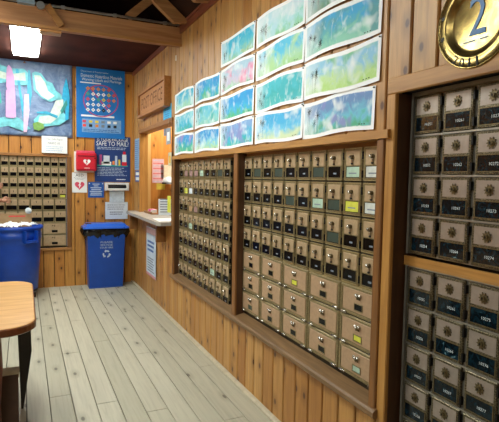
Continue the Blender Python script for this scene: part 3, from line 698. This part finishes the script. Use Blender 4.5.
# long poster under the counter
t = thing('hanging_poster', 'long narrow pale blue poster hanging on the boards below the service counter', 'poster', (WB-.012, 5.66, .28), 'right')
MB().box(-.24, .22, 0, .58, 0, .003, plain('long_poster_blue', 'c4d2e2', .6, var=.1, scale=6)).obj('sheet', t)
mb = MB(); mb.box(-.24, .22, .0, .03, .003, .0036, plain('pink_strip', 'c98f98', .6)); mb.box(-.24, .22, .50, .57, .003, .0036, plain('pink_strip_top', 'c7a7b0', .6)); lines(mb, -.18, .16, .42, 3, .05, .003, M['pblue2'], .5, 3); lines(mb, -.18, .16, .22, 6, .03, .003, M['grayink'], .5, 5); mb.obj('print', t)
# POST OFFICE sign
t = thing('wooden_sign', 'carved wooden post office sign board above the service window', 'sign', (WB, 5.545, 2.178), 'right')
MB().box(-.58, .58, .0, .285, 0, .05, grain('sign_wood', 'bf854c', 'a06a36', 1)).obj('board', t)
mb = MB(); mb.ring(-.635, .635, -.005, .295, .032, 0, .07, grain('sign_frame', 'b87c40', '94602e', 1)); mb.obj('frame', t)
mb = MB(); text(mb, 'POST OFFICE', 0, .145, .98, .14, .0506, plain('burnt_lettering', '6a3f1e', .7)); mb.obj('carved_lettering', t)
tag(MB().box(-.008, .008, -.025, .025, 0, .006, M['white']).obj('wall_tag', None, (WB-.001, 4.72, 2.61)), 'tiny white tag fixed high on the pine wall', 'tag'); bpy.data.objects['wall_tag'].rotation_euler = ROT['right']

# ------------------------------------------------------------------ back wall items
YB = B-.001
def bthing(name, label, cat, x, z, y=YB): return thing(name, label, cat, (x, y, z), 'back')
# hazard poster
t = bthing('safety_poster', 'large sky blue hazard label poster with a rose ring of small diamonds', 'poster', .938, 1.96, B-.016)
MB().box(-.308, .308, -.01, .915, 0, .003, M['pblue']).obj('sheet', t)
mb = MB(); text(mb, 'Department of Transportation', -.08, .84, .34, .025, .0034, M['paper']); text(mb, 'Domestic Hazardous Materials', 0.01, .79, .52, .045, .0034, M['paper']); text(mb, 'Warning Labels and Markings', .01, .735, .50, .045, .0034, M['paper']); mb.obj('title', t)
mb = MB(); mb.box(-.26, 0, .69, .705, .003, .0036, M['paper']); mb.box(-.25, .17, .262, .285, .003, .0036, M['paper']); mb.box(-.24, .26, .06, .235, .003, .0034, plain('pale_blue_panel', '78a6d6', .5)); lines(mb, -.22, .24, .10, 2, .02, .0036, M['pblue2'], .4, 9); mb.obj('text_bands', t)
mb = MB(); n = 60
pts = []
for k in range(n):
    a = 2*math.pi*k/n; pts.append((.0+.225*math.cos(a), .475+.21*math.sin(a), .0038)); pts.append((.0+.210*math.cos(a), .475+.195*math.sin(a), .0038))
mb.add(pts, [(2*k, 2*k+1, (2*k+3) % (2*n), (2*k+2) % (2*n)) for k in range(n)], M['rose'])
mb.add([(-.15, .635, .0038), (-.135, .645, .0038), (.09, .37, .0038), (.075, .36, .0038)], [(0, 1, 2, 3)], M['rose']); mb.obj('rose_ring', t)
mb = MB(); r = random.Random(5); rowsd = [['orange']*4+['redp'], ['teal', 'paper', 'paper', 'paper', 'yel', 'redp'], ['heart', 'paper', 'teal', 'yel', 'redp', 'orange'], ['paper', 'paper', 'paper', 'paper', 'heart'], ['paper']*3+['ink', 'paper']]
for j, row in enumerate(rowsd):
    for i, k_ in enumerate(row):
        cx, cy, s_ = -.165+.066*i, .625-.068*j, .027; mb.prism([(cx-s_, cy), (cx, cy-s_), (cx+s_, cy), (cx, cy+s_)], .0038, .0046, M[k_]); mb.box(cx-.008, cx+.008, cy-.006, cy+.006, .0046, .005, M['grayink'])
for i, k_ in enumerate(['heart', 'yel', 'yel', 'grayink', 'paper', 'paper']):
    mb.box(-.21+.078*i-.022, -.21+.078*i+.022, .185, .215, .004, .0046, M[k_]); mb.box(-.21+.078*i-.02, -.21+.078*i+.02, .13, .165, .004, .0046, M[['redp', 'ink', 'orange', 'grayink', 'ink', 'ink'][i]])
mb.obj('label_symbols', t)
# package poster
t = bthing('mail_poster', 'navy poster asking about package safety, partly behind the red bag', 'poster', 1.09, 1.375, B-.004)
MB().box(-.233, .233, 0, .606, 0, .003, M['pnavy']).obj('sheet', t)
mb = MB(); text(mb, 'IS YOUR PACKAGE', 0.0, .565, .40, .045, .0034, M['paper']); text(mb, 'SAFE TO MAIL?', 0.0, .508, .42, .058, .0034, M['paper']); mb.obj('title', t)
mb = MB(); lines(mb, -.2, .2, .46, 2, .02, .003, M['print'], .4, 3); lines(mb, -.2, .2, .19, 6, .02, .003, M['print'], .35, 5); lines(mb, .05, .2, .04, 1, .02, .003, M['paper'], .6, 2); mb.obj('print', t)
mb = MB(); mb.box(-.2, .2, .21, .225, .003, .0034, M['teal'])
for (x0, x1, y0, y1, k_) in ((-.17, -.14, .22, .36, 'rose'), (-.12, -.04, .24, .35, 'paperb'), (-.15, -.02, .22, .27, 'paper'), (.03, .06, .22, .35, 'print'), (.075, .1, .22, .30, 'yel'), (.12, .185, .22, .27, 'red'), (.125, .18, .27, .37, 'paperb'), (.135, .17, .37, .41, 'red'), (-.005, .025, .23, .28, 'orange')): mb.box(x0, x1, y0, y1, .0034, .004, M[k_])
mb.obj('pictured_bottles', t)
# red AED bag
t = bthing('defibrillator_bag', 'red zipped first aid bag with a white heart emblem hanging on the wall', 'bag', .745, 1.515, B-.008)
mb = MB(); mb.cbox(-.125, .128, 0, .235, .008, .085, M['red'], .022); o = mb.obj('pouch', t); bv = o.modifiers.new('b', 'BEVEL'); bv.width = .02; bv.segments = 3; bv.limit_method = 'ANGLE'; bv.angle_limit = 1.2
mb = MB(); mb.cbox(-.12, .11, .195, .262, .008, .07, M['heart'], .015); mb.obj('top_flap', t)
MB().tube([(-.124, .185, .045), (-.1, .19, .088), (.1, .19, .088), (.127, .185, .045)], .0035, M['ink'], 6).obj('zip', t)
MB().box(-.145, .10, -.02, .25, 0, .008, M['white']).obj('wall_bracket', t)
def heart(cx, cy, s_, z, m, mb):
    pts = []
    for k in range(28):
        a = 2*math.pi*k/28; x = 16*math.sin(a)**3; y = 13*math.cos(a)-5*math.cos(2*a)-2*math.cos(3*a)-math.cos(4*a); pts.append((cx+x*s_/16, cy+y*s_/16))
    mb.prism(pts, z, z+.001, m)
mb = MB(); heart(.005, .115, .045, .0852, M['paper'], mb); mb.prism([(.005, .145), (-.012, .11), (.0, .112), (-.004, .08), (.018, .12), (.006, .118), (.014, .145)], .0862, .087, M['red']); text(mb, 'AED', .005, .035, .07, .018, .0855, M['paper']); mb.obj('heart_emblem', t)
MB().disc(.105, .165, .008, .085, .092, M['ink'], 10).obj('snap', t)
# AED sign
t = bthing('aed_sign', 'white AED sign with a red heart below the red bag', 'sign', .667, 1.23, B-.003)
MB().box(-.093, .093, 0, .262, 0, .004, M['paper']).obj('panel', t); mb = MB(); text(mb, 'AED', 0, .228, .10, .036, .0045, M['ink']); text(mb, 'Automated External', 0, .192, .14, .013, .0045, M['grayink']); text(mb, 'Defibrillator', 0, .176, .10, .013, .0045, M['grayink']); mb.obj('lettering', t)
mb = MB(); heart(0, .095, .06, .004, M['heart'], mb); mb.prism([(.008, .14), (-.02, .09), (-.004, .094), (-.008, .05), (.022, .10), (.006, .098), (.018, .14)], .0052, .006, M['paper']); mb.obj('heart_emblem', t)
# small blue sign
t = bthing('blue_sign', 'small square blue sign with white lines beside the white AED sign', 'sign', .874, 1.165, B-.003)
MB().box(-.102, .102, 0, .205, 0, .004, M['pblue2']).obj('panel', t); mb = MB()
for i, w_ in enumerate((.09, .06, .14, .12, .16, .14, .15)): mb.box(-w_/2, w_/2, .172-.024*i, .184-.024*i, .004, .0046, M['print'])
mb.disc(-.085, .185, .007, .004, .0055, M['paper']); mb.disc(.085, .185, .007, .004, .0055, M['paper']); mb.obj('lettering', t)
# towel dispenser
t = bthing('paper_dispenser', 'white wall dispenser with a dark slot and a sheet hanging out of it', 'dispenser', 1.14, 1.26, B-.003)
mb = MB(); mb.cbox(-.155, .155, 0, .03, 0, .07, M['white'], .006); mb.cbox(-.155, .155, .078, .105, 0, .07, M['white'], .006); mb.cbox(-.155, -.12, .03, .078, 0, .075, M['white'], .006); mb.cbox(.12, .155, .03, .078, 0, .075, M['white'], .006); mb.obj('housing', t)
MB().box(-.12, .12, .03, .078, .01, .03, M['ink']).obj('slot', t)
MB().tube([(-.12, .055, .05), (.12, .055, .05)], .02, M['ink'], 12).obj('roller', t)
MB().box(-.095, .10, -.16, .0, .02, .022, plain('tissue_sheet', 'c3cfd8', .8)).obj('hanging_sheet', t)
t = bthing('notice', 'white printed notice fixed below the wall dispenser', 'notice', 1.14, .875, B-.014)
MB().box(-.15, .148, 0, .23, 0, .003, M['paperb']).obj('sheet', t); mb = MB(); lines(mb, -.12, .12, .195, 3, .028, .003, M['grayink'], .35, 3); lines(mb, -.09, .09, .10, 2, .028, .003, M['grayink'], .45, 13); mb.obj('print', t)
# white note above far bank
t = bthing('notice', 'white typed note overlapping the bottom corner of the mural', 'notice', .365, 1.73, B-.045)
MB().box(-.152, .15, 0, .213, 0, .003, M['paper']).obj('sheet', t); mb = MB(); text(mb, 'The Gift Paper', 0, .172, .20, .026, .0034, M['grayink']); text(mb, 'MAKES US', -.01, .125, .14, .026, .0034, M['grayink']); lines(mb, -.10, .10, .085, 3, .024, .003, M['print'], .4, 31); mb.obj('print', t)
# mural
t = bthing('collage_mural', 'blue and aqua paper collage mural with lilac paper strips on the back wall', 'mural', -.32, 1.94, B-.004)
def crinkle():
    q = NT('crinkled_blue_paper'); p = q.n('ShaderNodeTexCoord').outputs['Object']; n1 = q.noise(p, 6, 5, .65, 1.5); n2 = q.noise(p, 22, 3, .6)
    c = q.mix(q.mapr(n1, .35, .65), lin('4f6a94'), lin('8297b8')); c = q.mix(q.mapr(n2, .6, .75, 0, .4), c, lin('6fb0c4')); q.col(c); q.rough(.4); q.bump(n1, .8, .02); return q.m
def wavy(mb, poly, z, m, th=.004): mb.prism(poly, z, z+th, m)
mb = MB(); nx_, ny_ = 60, 24; g = []
for j in range(ny_+1):
    for i in range(nx_+1):
        x, y = -.95+1.85*i/nx_, -.005+.915*j/ny_; g.append((x, y, .016+.005*math.sin(x*19+y*5)+.004*math.sin(y*23-x*7)+.003*math.sin(x*47+1)))
mb.add(g, [(j*(nx_+1)+i, j*(nx_+1)+i+1, (j+1)*(nx_+1)+i+1, (j+1)*(nx_+1)+i) for j in range(ny_) for i in range(nx_)], crinkle(), True)
o = mb.obj('backing_paper', t); md_ = o.modifiers.new('s', 'SOLIDIFY'); md_.thickness = .003; md_.offset = 1
def mp(px, py):   # helper for shapes laid out on the mural's own 380 x 422 grid
    return (-.25+px/380*.86+.32-.0, (1-(py-22)/395)*.885-.0)
def cut(name, pts, m, z=.02, th=.004):
    z += .013; mb = MB(); mb.prism([mp(*p) for p in pts], z, z+th, m); return mb.obj(name, t)
aqm = plain('aqua_paper', '6fc2cc', .6, var=.25, scale=18); aqm2 = plain('deep_aqua_paper', '2a9fc0', .5, var=.2, scale=20); crm = plain('cream_paper', 'c9d8cc', .6, var=.15, scale=25); lil = plain('lilac_paper', 'cf9fd0', .6, var=.1, scale=15); grn = plain('green_tissue', '6f9a4a', .6, var=.3, scale=20); dt = plain('dark_teal_paper', '2a8a86', .6)
cut('aqua_border', [(-420, 60), (0, 45), (60, 60), (120, 55), (145, 80), (150, 140), (80, 148), (40, 135), (0, 145), (-420, 160)], aqm, .014)
cut('cream_shape', [(-400, 85), (0, 78), (50, 92), (125, 75), (128, 120), (60, 122), (0, 118), (-400, 130)], crm, .0185)
cut('aqua_ribbon', [(78, 60), (96, 200), (112, 330), (140, 330), (158, 190), (150, 60), (140, 60), (134, 190), (118, 260), (106, 190), (92, 60)], aqm2, .018)
cut('aqua_band', [(-400, 350), (0, 330), (60, 310), (100, 330), (150, 380), (110, 395), (40, 370), (0, 380), (-400, 400)], aqm, .014)
cut('land_shape', [(160, 75), (175, 65), (205, 72), (232, 110), (262, 120), (280, 160), (308, 178), (315, 200), (282, 210), (250, 225), (215, 212), (190, 190), (168, 165)], aqm, .022)
cut('land_shape', [(170, 85), (200, 85), (225, 118), (240, 165), (275, 190), (240, 215), (205, 195), (180, 160)], crm, .0265)
cut('land_shape', [(290, 205), (325, 195), (340, 230), (320, 280), (350, 310), (300, 350), (240, 360), (175, 370), (165, 330), (190, 300), (250, 290), (275, 250)], aqm, .02)
cut('land_shape', [(280, 215), (318, 205), (318, 260), (290, 310), (250, 345), (185, 350), (195, 310), (245, 300)], crm, .0245)
cut('blue_ribbon', [(180, 285), (230, 278), (290, 300), (286, 315), (235, 295), (182, 293)], aqm2, .03)
cut('blue_leaf', [(335, 85), (345, 130), (352, 190), (345, 320), (328, 322), (330, 220), (312, 200), (318, 140)], plain('cyan_leaf', '22a4d0', .5), .026)
cut('green_leaf', [(335, 205), (340, 235), (310, 290), (302, 270)], dt, .0305)
cut('green_tissue', [(160, 350), (185, 340), (215, 350), (218, 375), (190, 390), (165, 380)], grn, .0285)
cut('green_leaf', [(-30, 190), (5, 190), (8, 250), (-30, 255)], plain('sea_green_paper', '2fb09c', .6), .02)
cut('lilac_strip', [(45, 42), (60, 60), (72, 110), (74, 175), (60, 190), (42, 188), (32, 160), (33, 100), (36, 60)], lil, .026)
cut('lilac_strip', [(30, 178), (75, 178), (78, 322), (60, 328), (28, 325)], lil, .031)
cut('lilac_strip', [(120, 195), (142, 190), (145, 280), (130, 400), (114, 400), (116, 270)], plain('pale_pink_paper', 'dcb4d4', .6), .026)
cut('lilac_strip', [(-250, 60), (-215, 70), (-210, 300), (-250, 320)], lil, .026)

# ------------------------------------------------------------------ slim recycling bin
t = thing('recycling_bin', 'slim blue recycling bin with black liner bag in the back corner', 'bin', (.968, 6.612, 0))
def tap(mb, w0, d0, w1, d1, z0, z1, m):
    vs = [(-w0, -d0, z0), (w0, -d0, z0), (w0, d0, z0), (-w0, d0, z0), (-w1, -d1, z1), (w1, -d1, z1), (w1, d1, z1), (-w1, d1, z1)]
    return mb.add(vs, [(3, 2, 1, 0), (4, 5, 6, 7)]+[(i, (i+1) % 4, 4+(i+1) % 4, 4+i) for i in range(4)], m)
mb = MB(); tap(mb, .212, .105, .238, .130, .012, .70, M['blueplastic']); tap(mb, .215, .109, .215, .109, 0, .012, M['blueplastic'])
o = mb.obj('body', t); bv = o.modifiers.new('b', 'BEVEL'); bv.width = .012; bv.segments = 2
mb = MB(); n = 48; prof = []
for j, (zz, k_) in enumerate(((.655, .93), (.69, 1.0), (.73, 1.09), (.785, 1.05))):
    for i in range(n):
        a = 2*math.pi*i/n; ca, sa = math.cos(a), math.sin(a); sq = 1/max(abs(ca), abs(sa)); jag = (.022 if j == 0 else .008)*math.sin(i*.9+j)+(.012 if j == 0 else 0)*math.sin(i*2.1)
        prof.append((.272*k_*ca*sq*(1+.04*math.sin(i*3.3+j*2)), .132*k_*sa*sq*(1+.06*math.sin(i*2.1+j)), zz+jag))
mb.add(prof, [(j*n+i, j*n+(i+1) % n, (j+1)*n+(i+1) % n, (j+1)*n+i) for j in range(3) for i in range(n)], M['bag'], True); o = mb.obj('liner_bag', t); sd_ = o.modifiers.new('s', 'SOLIDIFY'); sd_.thickness = .003
mb = MB()
tap(mb, .290, .148, .282, .142, .775, .80, M['bluelid']); tap(mb, .262, .128, .235, .11, .80, .838, M['bluelid']); mb.box(-.255, -.18, -.10, .0, .836, .842, M['bag']); o = mb.obj('lid', t); bv = o.modifiers.new('b', 'BEVEL'); bv.width = .01; bv.segments = 2
mb = MB(); q = MB(); 
for i, s_ in enumerate(('PLEASE', 'RECYCLE', 'YOUR MAIL')): text(q, s_, .0, .60-.036*i, .15 if i < 2 else .17, .024, 0, M['print'])
sl_ = (.130-.105)/(.688)
mb.add([(x, -(.105+sl_*(y-.012))-.0025, y) for x, y, z in q.v], q.f, M['print'])
for k in range(3):      # three chasing arrows
    a0 = math.radians(90+120*k-48); pts = []
    cx, cy, R1, R2 = 0, .445, .050, .031
    ring_ = [(R1, a0+math.radians(x)) for x in (0, 22, 45, 62)]+[(R1+.012, a0+math.radians(62)), ((R1+R2)/2, a0+math.radians(90)), (R2-.012, a0+math.radians(62))]+[(R2, a0+math.radians(x)) for x in (62, 45, 22, 0)]
    n0 = len(mb.v); mb.add([(cx+rr_*math.cos(a), -(.105+sl_*(cy+rr_*math.sin(a)-.012))-.0025, cy+rr_*math.sin(a)) for rr_, a in ring_], [tuple(range(len(ring_)))], M['print'])
mb.obj('lettering', t)

# ------------------------------------------------------------------ blue barrel on a dolly
bx, by = -.105, 6.38
t = thing('trash_barrel', 'large round blue plastic barrel on wheels filled with white paper', 'barrel', (bx, by, 0))
MB().lathe([(.0, .10), (.245, .10), (.252, .105), (.285, .62), (.288, .70), (.296, .705), (.297, .77), (.290, .775), (.292, .81), (.315, .815), (.318, .845), (.305, .852), (.290, .845), (.275, .60), (.24, .13), (.0, .125)], (0, 0, 0), M['barrel'], 48).obj('shell', t)
mb = MB(); mb.box(-.078, -.06, -.06, .0, .685, .81, M['barrel']); mb.box(.06, .078, -.06, .0, .685, .81, M['barrel']); mb.box(-.078, .078, -.065, .0, .672, .70, M['barrel']); o = mb.obj('handle', t); o.location = (.155, -.246, 0); o.rotation_euler = (0, 0, .55)
MB().lathe([(0, .07), (.23, .07), (.25, .075), (.25, .10), (0, .10)], (0, 0, 0), M['slot'], 32).obj('dolly', t)
for a in (-.45, 1.2, 2.6, -2.1):
    x, y = .235*math.cos(a), .235*math.sin(a); q = MB(); q.lathe([(0, -.012), (.03, -.012), (.034, -.006), (.034, .006), (.03, .012), (0, .012)], (x, y, .034), M['slot'], 16, 'x'); q.box(x-.02, x+.02, y-.014, y+.014, .06, .074, M['steel']); q.obj('caster', t)
def crumple(name, c, r_, label, m, seed, cat='paper', sc=(1, 1, .6), rad=None):
    r = random.Random(seed+40); mb = MB(); vs = []; n = 9
    for j in range(n):
        for i in range(n):
            u, v = i/(n-1)*2-1, j/(n-1)*2-1
            vs.append((r_*1.0*u+r.uniform(-.012, .012), r_*.9*v+r.uniform(-.012, .012), r_*.55*math.cos(1.5*u+r.uniform(-.3, .3))*math.cos(1.2*v)*(1+r.uniform(-.35, .35))-.012))
    ca, sa = math.cos(seed*1.3), math.sin(seed*1.3)
    mb.add([(x*ca-y*sa, x*sa+y*ca, z) for x, y, z in vs], [(j*n+i, j*n+i+1, (j+1)*n+i+1, (j+1)*n+i) for j in range(n-1) for i in range(n-1)], m)
    o = mb.obj(name, None, c); q = o.modifiers.new('s', 'SOLIDIFY'); q.thickness = .0015
    return tag(o, label, cat, 'crumpled papers in the barrel')
for i, (x, y, z, r_) in enumerate(((-.15, -.14, .865, .062), (0, -.17, .87, .068), (.13, -.11, .87, .062), (-.04, -.02, .875, .062), (-.19, .0, .865, .055), (.20, .02, .865, .05), (.09, .0, .875, .05))):
    crumple('crumpled_paper', (bx+x, by+y, z), r_, 'crumpled white paper heaped in the top of the blue barrel', M['paper'], i)
tag(MB().lathe([(0, -.19), (.225, -.19), (.26, .0), (0, .03)], (bx, by, .79), M['paper'], 24).obj('waste_paper', None), 'packed waste paper filling the blue barrel below its rim', 'paper', kind='stuff')
t = thing('cardboard_box', 'brown cardboard carton with red printing standing in the barrel behind the paper', 'box', (bx+.0, by+.13, .725)); MB().box(-.20, .19, -.03, .06, .10, .255, M['card']).obj('carton', t); MB().box(-.06, .12, -.0312, -.03, .22, .235, M['redp']).obj('red_print', t)
tag(MB().ball((0, 0, 0), .038, M['paperb'], 12).obj('paper_ball', None, (bx+.155, by+.11, 1.017)), 'white crumpled ball sitting on the carton edge above the barrel', 'paper')

# ------------------------------------------------------------------ foreground table
t = thing('lobby_table', 'honey wood table with rounded corners in the left foreground', 'table', (-.75, 3.0, 0))
def rr(x0, x1, y0, y1, r_, n=8):
    pts = []
    for cx, cy, a0 in ((x1-r_, y0+r_, -90), (x1-r_, y1-r_, 0), (x0+r_, y1-r_, 90), (x0+r_, y0+r_, 180)):
        for k in range(n+1): a = math.radians(a0+90*k/n); pts.append((cx+r_*math.cos(a), cy+r_*math.sin(a)))
    return pts
P0 = rr(-.8, .80, -.53, .60, .15); P1 = rr(-.795, .795, -.525, .595, .145); P2 = rr(-.79, .79, -.52, .59, .14)
mb = MB(); n = len(P0); vs = [(x, y, .698) for x, y in P2]+[(x, y, .704) for x, y in P0]+[(x, y, .732) for x, y in P0]+[(x, y, .738) for x, y in P1]
mb.add(vs, [tuple(range(n-1, -1, -1))]+[(j*n+i, j*n+(i+1) % n, (j+1)*n+(i+1) % n, (j+1)*n+i) for j in range(3) for i in range(n)], M['tedge'])
mb.add([(x, y, .738) for x, y in P1]+[(x, y, .740) for x, y in P2], [tuple(range(n, 2*n))]+[(i, (i+1) % n, n+(i+1) % n, n+i) for i in range(n)], M['table'], False); mb.obj('tabletop', t)
for sx in (1, -1):
    mb = MB(); mb.prism([(sx*.775, .698), (sx*.70, .698), (sx*.712, .33), (sx*.722, 0), (sx*.735, 0), (sx*.785, .36)], .265, .295, M['dkwood'], 'y'); mb.obj('leg', t)
    mb = MB(); mb.lathe([(0, 0), (.028, 0), (.034, .12), (.03, .3), (.042, .5), (.035, .66), (.045, .698), (0, .698)], (sx*.605, -.33, 0), M['redwood'], 16); mb.obj('leg', t)
t = thing('flat_carton', 'dark brown flat carton with pale rim and black letters under the foreground table', 'box', (-.42, 2.74, 0))
MB().box(-.4, .385, -.03, .03, 0, .43, M['dcard']).obj('carton', t)
MB().tube([(-.4, 0, .432), (.39, 0, .432)], .028, M['cream'], 12).obj('rim', t)
q = MB(); text(q, 'USA', .315, .135, .07, .045, 0, M['ink']); mb = MB(); mb.add([(x, -.0312, y) for x, y, z in q.v], q.f, M['ink']); mb.obj('lettering', t)

# ------------------------------------------------------------------ person at the far bank (mostly outside the picture)
def skin(chains, name, mat, parent=None, sub=2):
    """chains: list of (points, radii, [branches]) given as one vertex/edge graph"""
    verts, edges, rad = chains; me = bpy.data.meshes.new(name); me.from_pydata(verts, edges, []); o = bpy.data.objects.new(name, me); COL.objects.link(o)
    md1 = o.modifiers.new('skin', 'SKIN'); sv = me.skin_vertices
    lay = sv[0].data if len(sv) else None
    for i, r_ in enumerate(rad): lay[i].radius = (r_, r_)
    lay[0].use_root = True; ms_ = o.modifiers.new('sub', 'SUBSURF'); ms_.levels = sub; ms_.render_levels = sub
    dg = bpy.context.evaluated_depsgraph_get(); nm = bpy.data.meshes.new_from_object(o.evaluated_get(dg)); bpy.data.objects.remove(o)
    nm.materials.clear(); nm.materials.append(mat); nm.polygons.foreach_set('use_smooth', [True]*len(nm.polygons))
    return nm
def graph(items):
    v, e, r_ = [], [], []; idx = {}
    for nm, p, rad, par in items:
        idx[nm] = len(v); v.append(p); r_.append(rad)
        if par: e.append((idx[par], idx[nm]))
    return v, e, r_
px, py = -.56, 6.12
person = thing('person', 'person in a grey shirt at the left edge reaching both hands to the mailboxes', 'person', (px, py, 0))
dx = .0
RH = (-.16-px, 6.64-py, 1.135); LH = (-.245-px, 6.66-py, 1.315)
items = [('pel', (0, 0, .95), .12, None), ('bel', (0, 0, 1.08), .115, 'pel'), ('che', (0, .01, 1.27), .135, 'bel'), ('nb', (0, .0, 1.43), .07, 'che'), ('ne', (0, .01, 1.50), .05, 'nb'), ('he', (0, .03, 1.58), .075, 'ne'), ('ht', (0, .025, 1.67), .08, 'he'),
 ('rs', (.17, 0, 1.40), .058, 'nb'), ('re', (.23, .20, 1.16), .040, 'rs'), ('rw', (RH[0]-.09, RH[1]-.06, RH[2]), .026, 're'),
 ('ls', (-.17, 0, 1.40), .058, 'nb'), ('le', (-.12, .27, 1.22), .040, 'ls'), ('lw', (LH[0]-.08, LH[1]-.06, LH[2]-.02), .026, 'le'),
 ('rh', (.09, 0, .90), .085, 'pel'), ('rk', (.11, .01, .50), .058, 'rh'), ('ra', (.12, -.02, .09), .038, 'rk'), ('lh', (-.09, 0, .90), .085, 'pel'), ('lk', (-.11, .03, .50), .058, 'lh'), ('la', (-.12, 0, .09), .038, 'lk')]
body = skin(graph(items), 'body', M['skin'])
import bmesh
bmj = bmesh.new(); bmj.from_mesh(body)
for side, H, Wp in ((1, RH, items[9][1]), (-1, LH, items[12][1])):
    wv_, hv = Vector(Wp), Vector(H); d = (hv-wv_).normalized(); upv = Vector((0, 0, 1)); nrm = d.cross(upv).normalized()
    palm = wv_+d*.075
    it = [('w', tuple(wv_), .024, None), ('p', tuple(wv_+d*.04), .030, 'w'), ('q', tuple(palm), .030, 'p')]
    hm = skin(graph(it), 'hand', M['skin'], sub=1); bmj.from_mesh(hm); bpy.data.meshes.remove(hm)
    for k in range(4):
        b0 = palm+upv*(.027-.018*k)-d*.01; L = (.03, .033, .031, .024)[k]; p1 = b0+d*(L+.008); p2 = p1+d*L*.5-nrm*side*0+Vector((0, .018, -.006)); p3 = p2+Vector((0, .012, -.010))-d*.006
        fm = skin(graph([('a', tuple(b0), .009, None), ('b', tuple(p1), .0085, 'a'), ('c', tuple(p2), .008, 'b'), ('d', tuple(p3), .007, 'c')]), 'finger', M['skin'], sub=1); bmj.from_mesh(fm); bpy.data.meshes.remove(fm)
    b0 = wv_+d*.03+upv*.022; p1 = b0+d*.025+upv*.02; p2 = p1+d*.028+upv*.004
    fm = skin(graph([('a', tuple(b0), .011, None), ('b', tuple(p1), .0095, 'a'), ('c', tuple(p2), .008, 'b')]), 'thumb', M['skin'], sub=1); bmj.from_mesh(fm); bpy.data.meshes.remove(fm)
# face
bmj.to_mesh(body); bmj.free(); body.polygons.foreach_set('use_smooth', [True]*len(body.polygons))
bo = bpy.data.objects.new('body', body); COL.objects.link(bo); bo.parent = person
mb = MB(); mb.prism([(-.008, 1.60), (.008, 1.60), (.016, 1.565), (-.016, 1.565)], .10, .125, M['skin'], 'y'); mb.obj('nose', person)
for s in (-1, 1): MB().ball((s*.032, .102, 1.605), .012, M['eye'], 10).ball((s*.032, .112, 1.605), .005, M['slot'], 8).obj('eye', person); MB().ball((s*.085, .02, 1.59), .025, M['skin'], 8, (.4, .7, 1)).obj('ear', person)
MB().ball((0, .095, 1.535), .022, M['lip'], 8, (1, .4, .3)).obj('mouth', person)
MB().ball((0, .0, 1.66), .105, M['hair'], 16, (.95, 1.0, .95)).obj('hair', person)
sh_ = skin(graph([('a', (0, 0, 1.0), .135, None), ('b', (0, 0, 1.1), .128, 'a'), ('c', (0, .01, 1.27), .148, 'b'), ('d', (0, 0, 1.42), .08, 'c'), ('rs', (.17, 0, 1.40), .070, 'd'), ('re', (.205, .12, 1.26), .055, 'rs'), ('ls', (-.17, 0, 1.40), .070, 'd'), ('le', (-.14, .16, 1.30), .055, 'ls')]), 'shirt', M['shirt'])
o = bpy.data.objects.new('shirt', sh_); COL.objects.link(o); o.parent = person
tr = skin(graph([('p', (0, 0, .98), .128, None), ('rh', (.09, 0, .88), .098, 'p'), ('rk', (.11, .01, .50), .070, 'rh'), ('ra', (.12, -.01, .10), .056, 'rk'), ('lh', (-.09, 0, .88), .098, 'p'), ('lk', (-.11, .03, .50), .070, 'lh'), ('la', (-.12, 0, .10), .056, 'lk')]), 'trousers', M['jeans'])
o = bpy.data.objects.new('trousers', tr); COL.objects.link(o); o.parent = person
for s in (-1, 1): MB().ball((s*.12, .05, .045), .05, M['shoe'], 14, (.9, 2.5, .9)).obj('shoe', person)
bpy.context.view_layer.update()
